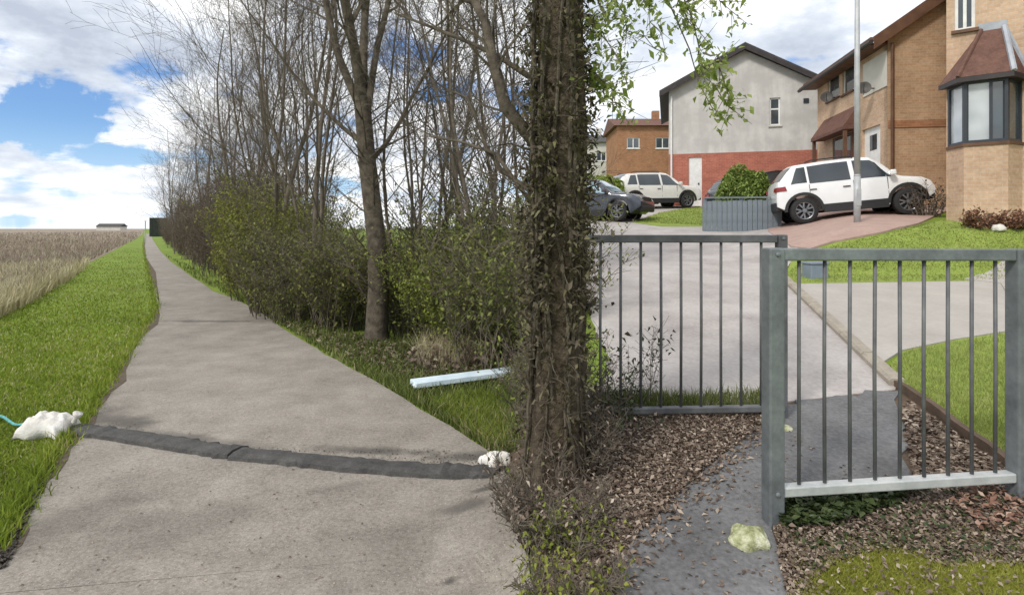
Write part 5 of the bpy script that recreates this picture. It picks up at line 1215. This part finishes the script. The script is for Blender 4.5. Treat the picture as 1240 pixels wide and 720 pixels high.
        for x in (bx - 0.16, ro + 1.1 * kf):
            s1_ = MB(); s1_.box((x, sgn * (W / 2 + 0.006), belt - 0.12), (0.16, 0.02, 0.025)); s1_.build('door_handle', M['trim'], root)
        mr = MB(); mr.box((fo - 1.22 * kf, sgn * (W / 2 + 0.09), belt + 0.10), (0.13, 0.18, 0.13)); bevel(mr.build('mirror', paint, root), 0.03)
        if suv:
            rl = MB(); rl.tube([(xr0 - 0.35, sgn * W * 0.36, H - 0.01), (xr0 - 0.5, sgn * W * 0.365, H + 0.03), (ro + 0.9, sgn * W * 0.365, H + 0.025), (ro + 0.75, sgn * W * 0.36, H - 0.02)], 0.016, 6); rl.build('roof_rail', M['trim'], root)
        hl = MB(); hl.prism([(fo - 0.05, sgn * W * 0.30, H * 0.47), (fo - 0.30, sgn * W * 0.458, H * 0.50), (fo - 0.36, sgn * W * 0.455, H * 0.56), (fo - 0.10, sgn * W * 0.32, H * 0.535)], (0.045, sgn * 0.025, 0)); hl.build('headlight', M['lamp_clear'], root)
        tl = MB(); tl.prism([(ro + 0.01, sgn * W * 0.30, H * 0.55), (ro + 0.04, sgn * W * 0.45, H * 0.545), (ro + 0.25, sgn * W * 0.487, H * 0.555), (ro + 0.22, sgn * W * 0.482, H * 0.625), (ro + 0.05, sgn * W * 0.44, H * 0.62), (ro + 0.03, sgn * W * 0.30, H * 0.615)], (-0.03, sgn * 0.018, 0)); tl.build('tail_light', M['lamp_red'], root)
    bp = MB(); bp.box((fo - 0.05, 0, zsill + 0.17), (0.16, W * 0.78, 0.2)); bevel(bp.build('front_bumper', M['trim'], root), 0.04)
    bp = MB(); bp.box((ro + 0.06, 0, zsill + 0.2), (0.18, W * 0.84, 0.24)); bevel(bp.build('rear_bumper', M['trim'], root), 0.04)
    gr = MB(); gr.box((fo - 0.03, 0, H * 0.47), (0.08, W * 0.5, 0.12)); gr.build('grille', M['trim'], root)
    ub = MB(); ub.box((0, 0, zsill + 0.1), (wb - 0.9, W * 0.8, 0.15)); ub.build('underbody', M['trim'], root)
    for cx in (wb / 2, -wb / 2):
        for sgn in (1, -1):
            Mx = Matrix.Translation((cx, sgn * (W / 2 - 0.115), wr)) @ Matrix.Rotation(-sgn * math.pi / 2, 4, 'X')
            t = MB(); t.lathe([(wr * 0.64, -0.1), (wr * 0.93, -0.105), (wr, -0.075), (wr, 0.075), (wr * 0.93, 0.105), (wr * 0.66, 0.1)], Mx, 28)
            wl = t.build('wheel', M['tyre'], root, True)
            rm = MB(); rm.lathe([(wr * 0.67, 0.1), (wr * 0.6, 0.085), (wr * 0.6, -0.08)], Mx, 28)
            for s in range(5):
                A = Mx @ Matrix.Rotation(s * 2 * math.pi / 5, 4, 'Z')
                for off in (-0.22, 0.22): rm.box((wr * 0.34, wr * off * 0.35, 0.075), (wr * 0.56, wr * 0.11, 0.03), A @ Matrix.Rotation(off, 4, 'Z'))
            rm.lathe([(0.0, 0.098), (wr * 0.14, 0.095), (wr * 0.16, 0.07)], Mx, 12); rm.build('rim', M['rim'], wl)
            dk = MB(); dk.lathe([(0, 0.02), (wr * 0.6, 0.02)], Mx, 20); dk.build('brake_disc', M['trim'], wl)
    return root
def place_car(name, label, paint, px_r, Yr, px_f, Yf, dz=0.0, lat=0.80, **kw):
    """rear and front wheel of the side that faces the camera"""
    A = Vector(((px_r - CXP) / FPX * Yr, Yr, 0)); B = Vector(((px_f - CXP) / FPX * Yf, Yf, 0))
    A.z = gzf(A.x, A.y) + 0.034; B.z = gzf(B.x, B.y) + 0.034
    f = (B - A).normalized(); lf = Vector((-f.y, f.x, 0)).normalized()
    if lf.y < 0: lf = -lf
    mid = (A + B) / 2 + lf * lat
    upv = f.cross(Vector((-f.y, f.x, 0))); 
    return make_car(name, label, paint, mid + Vector((0, 0, dz)), f, (0, 0, 1), **kw)
place_car('parked_car', 'white small sports utility car parked on the pink drive in front of the tan house', M['white'], 975, 14.5, 1101, 13.95, lat=0.7, L=3.52, wb=2.3, W=1.6, H=1.55, wr=0.325)
place_car('parked_car', 'cream white sports utility car parked before the grey gabled house', M['cream'], 768, 25.0, 832, 25.75, L=4.2, wb=2.6, H=1.6)
place_car('parked_car', 'dark blue hatchback with a pale reflection coloured into its glass beside the ivy tree', M['navy'], 674, 19.6, 737, 18.7, L=4.0, wb=2.5, H=1.45, wr=0.31, suv=False, glass=M['lightglass'])
place_car('parked_car', 'black car mostly hidden behind the round clipped bush', M['black'], 912, 21.0, 985, 21.5, L=4.3, wb=2.6, H=1.5, wr=0.32, suv=False)

# ------------------------------------------------------------------ street furniture and garden things on the estate
def lamp_post():
    Y = 12.2; x = (1038 - CXP) / FPX * Y; z = gzf(x, Y)
    root = empty('lamp_post', (x, Y, z), label='slim grey lamp column standing on the drive edge before the white car', cat='lamp post')
    mb = MB(); mb.tube([(0, 0, -0.1), (0, 0, 1.0)], 0.068, 12); mb.tube([(0, 0, 1.0), (0, 0, 1.04)], [0.068, 0.06], 12); mb.build('base_sleeve', M['pole'], root, True)
    mb = MB(); mb.tube([(0, 0, 1.04), (0, 0, 3), (0, 0, 6.2)], [0.062, 0.055, 0.045], 12); mb.build('column', M['pole'], root, True)
    mb = MB(); mb.box((0, -0.064, 0.55), (0.09, 0.02, 0.35)); mb.build('access_door', M['pole'], root)
    mb = MB(); mb.tube([(0, 0, 6.2), (-0.1, 0, 6.45), (-0.45, 0, 6.55)], 0.035, 8); mb.build('bracket', M['pole'], root)
    mb = MB(); mb.box((-0.72, 0, 6.55), (0.6, 0.24, 0.12)); bevel(mb.build('lantern', M['wframe'], root), 0.04)
lamp_post()
def panel_fence():
    Y = 15.6; a = at(856, 268, Y); b = at(942, 268, Y - 0.3)
    root = empty('panel_fence', (a.x, a.y, gzf(a.x, a.y)), label='low blue grey boarded fence between the green verge and the white car', cat='fence')
    d = Vector((b.x - a.x, b.y - a.y, 0)); L = d.length; d.normalize(); n = Vector((d.y, -d.x, 0)); zg = gzf((a.x + b.x) / 2, Y) - gzf(a.x, a.y)
    def F(s, o, z): return d * s + n * o + Vector((0, 0, z))
    H = 0.84
    nb = 14; me = None
    for i in range(nb):
        s = L * (i + 0.5) / nb
        if me is None:
            mb = MB(); mb.lbox(lambda x, y, z: d * x + n * y + Vector((0, 0, z)), (-L / nb / 2 + 0.006, L / nb / 2 - 0.006), (0, 0.025), (-0.1, H)); o = mb.build('board', M['fencegrey'], root); me = o.data
        else: o = link('board', me, root)
        o.location = d * s + Vector((0, 0, zg * i / nb + random.uniform(-0.012, 0.012)))
    for s in (-0.05, L * 0.5, L + 0.05):
        mb = MB(); mb.lbox(F, (s - 0.05, s + 0.05), (-0.11, -0.005), (-0.1, H + 0.06)); mb.build('post', M['fencegrey'], root)
    mb = MB(); mb.lbox(F, (-0.06, L + 0.06), (-0.03, 0.05), (H + 0.061, H + 0.1)); mb.build('capping_rail', M['fencegrey'], root)
    mb = MB()
panel_fence()
def round_bush(name, px, py, Y, w, h, seed, n, lm, label, ls=(0.03, 0.07)):
    p = at(px, py, Y); z = gzf(p.x, Y); root = empty(name, (p.x, Y, z), label=label, cat='bush'); g = np.random.default_rng(seed)
    v = g.normal(0, 1, (n, 3)); v /= np.linalg.norm(v, axis=1)[:, None]; v[:, 2] = np.abs(v[:, 2]) * 1.0
    r = 1 - np.abs(g.normal(0, 0.10, n)); lump = 1 + 0.10 * np.sin(v[:, 0] * 5 + seed) * np.cos(v[:, 1] * 6 + v[:, 2] * 4)
    v = np.sign(v) * np.abs(v) ** 0.75
    P = v * (r * lump)[:, None] * np.array([w / 2, w / 2, h]); V, F = flat_leaves(P, ls, 1.3, 0)
    np_mesh('foliage', V, F, M[lm], root, np.tile(g.beta(2, 2, n), 4), kind='stuff')
    rng = random.Random(seed); mb = MB()
    for k in range(16):
        a = rng.uniform(0, 6.28); e = Vector((math.cos(a) * w * 0.4 * rng.random(), math.sin(a) * w * 0.4 * rng.random(), h * 0.85)); mb.tube([(0, 0, -0.1), e * 0.5 + Vector((0, 0, -.05)), e], [0.03, 0.02, 0.006], 5, cap=False)
    mb.build('stems', M['bark'], root); return root
round_bush('clipped_bush', 900, 240, 16.6, 1.55, 1.68, 31, 7000, 'shrub_core', 'round clipped green bush rising behind the blue grey fence')
round_bush('far_hedge_bush', 722, 215, 24.5, 2.6, 1.5, 32, 4000, 'hedgeleaf', 'olive hedge bush behind the dark blue hatchback')
shrub('garden_shrub', gp(1122, 262), 0.75, 1.15, 61, 40, 500, 'brownleaf', 'twiggy leafless shrub in front of the white car bonnet', None, (0.015, 0.035), 'bark2', 0.4)
for i, px in enumerate((1188, 1214, 1240)):
    shrub('border_plant', gp(px, 277), 0.5, 0.5, 64 + i, 22, 1100, 'redshrub', ('russet low plant at the foot of the bay, leftmost of three', 'russet low plant at the foot of the bay, middle of three', 'russet low plant at the foot of the bay, rightmost of three')[i], 'russet plants below the bay window', (0.018, 0.04), 'bark2', 0.7, 'plant', 0.006)
p = gp(1204, 279); stone('white_stone', (p.x, p.y - 0.1, p.z + 0.03), 0.12, 0.09, 0.09, M['sack'], 'small white stone on the lawn edge under the bay window', 'stone', 9)
def cabinet():
    p = gp(987, 338); root = empty('service_box', p, R(12), label='small blue grey service box on the front lawn behind the nearer barrier', cat='box')
    mb = MB(); mb.box((0, 0, 0.1), (0.30, 0.2, 0.26)); bevel(mb.build('body', M['boxgrey'], root), 0.015)
    mb = MB(); mb.box((0, 0, 0.245), (0.33, 0.23, 0.03)); bevel(mb.build('lid', M['boxgrey'], root), 0.008)
cabinet()
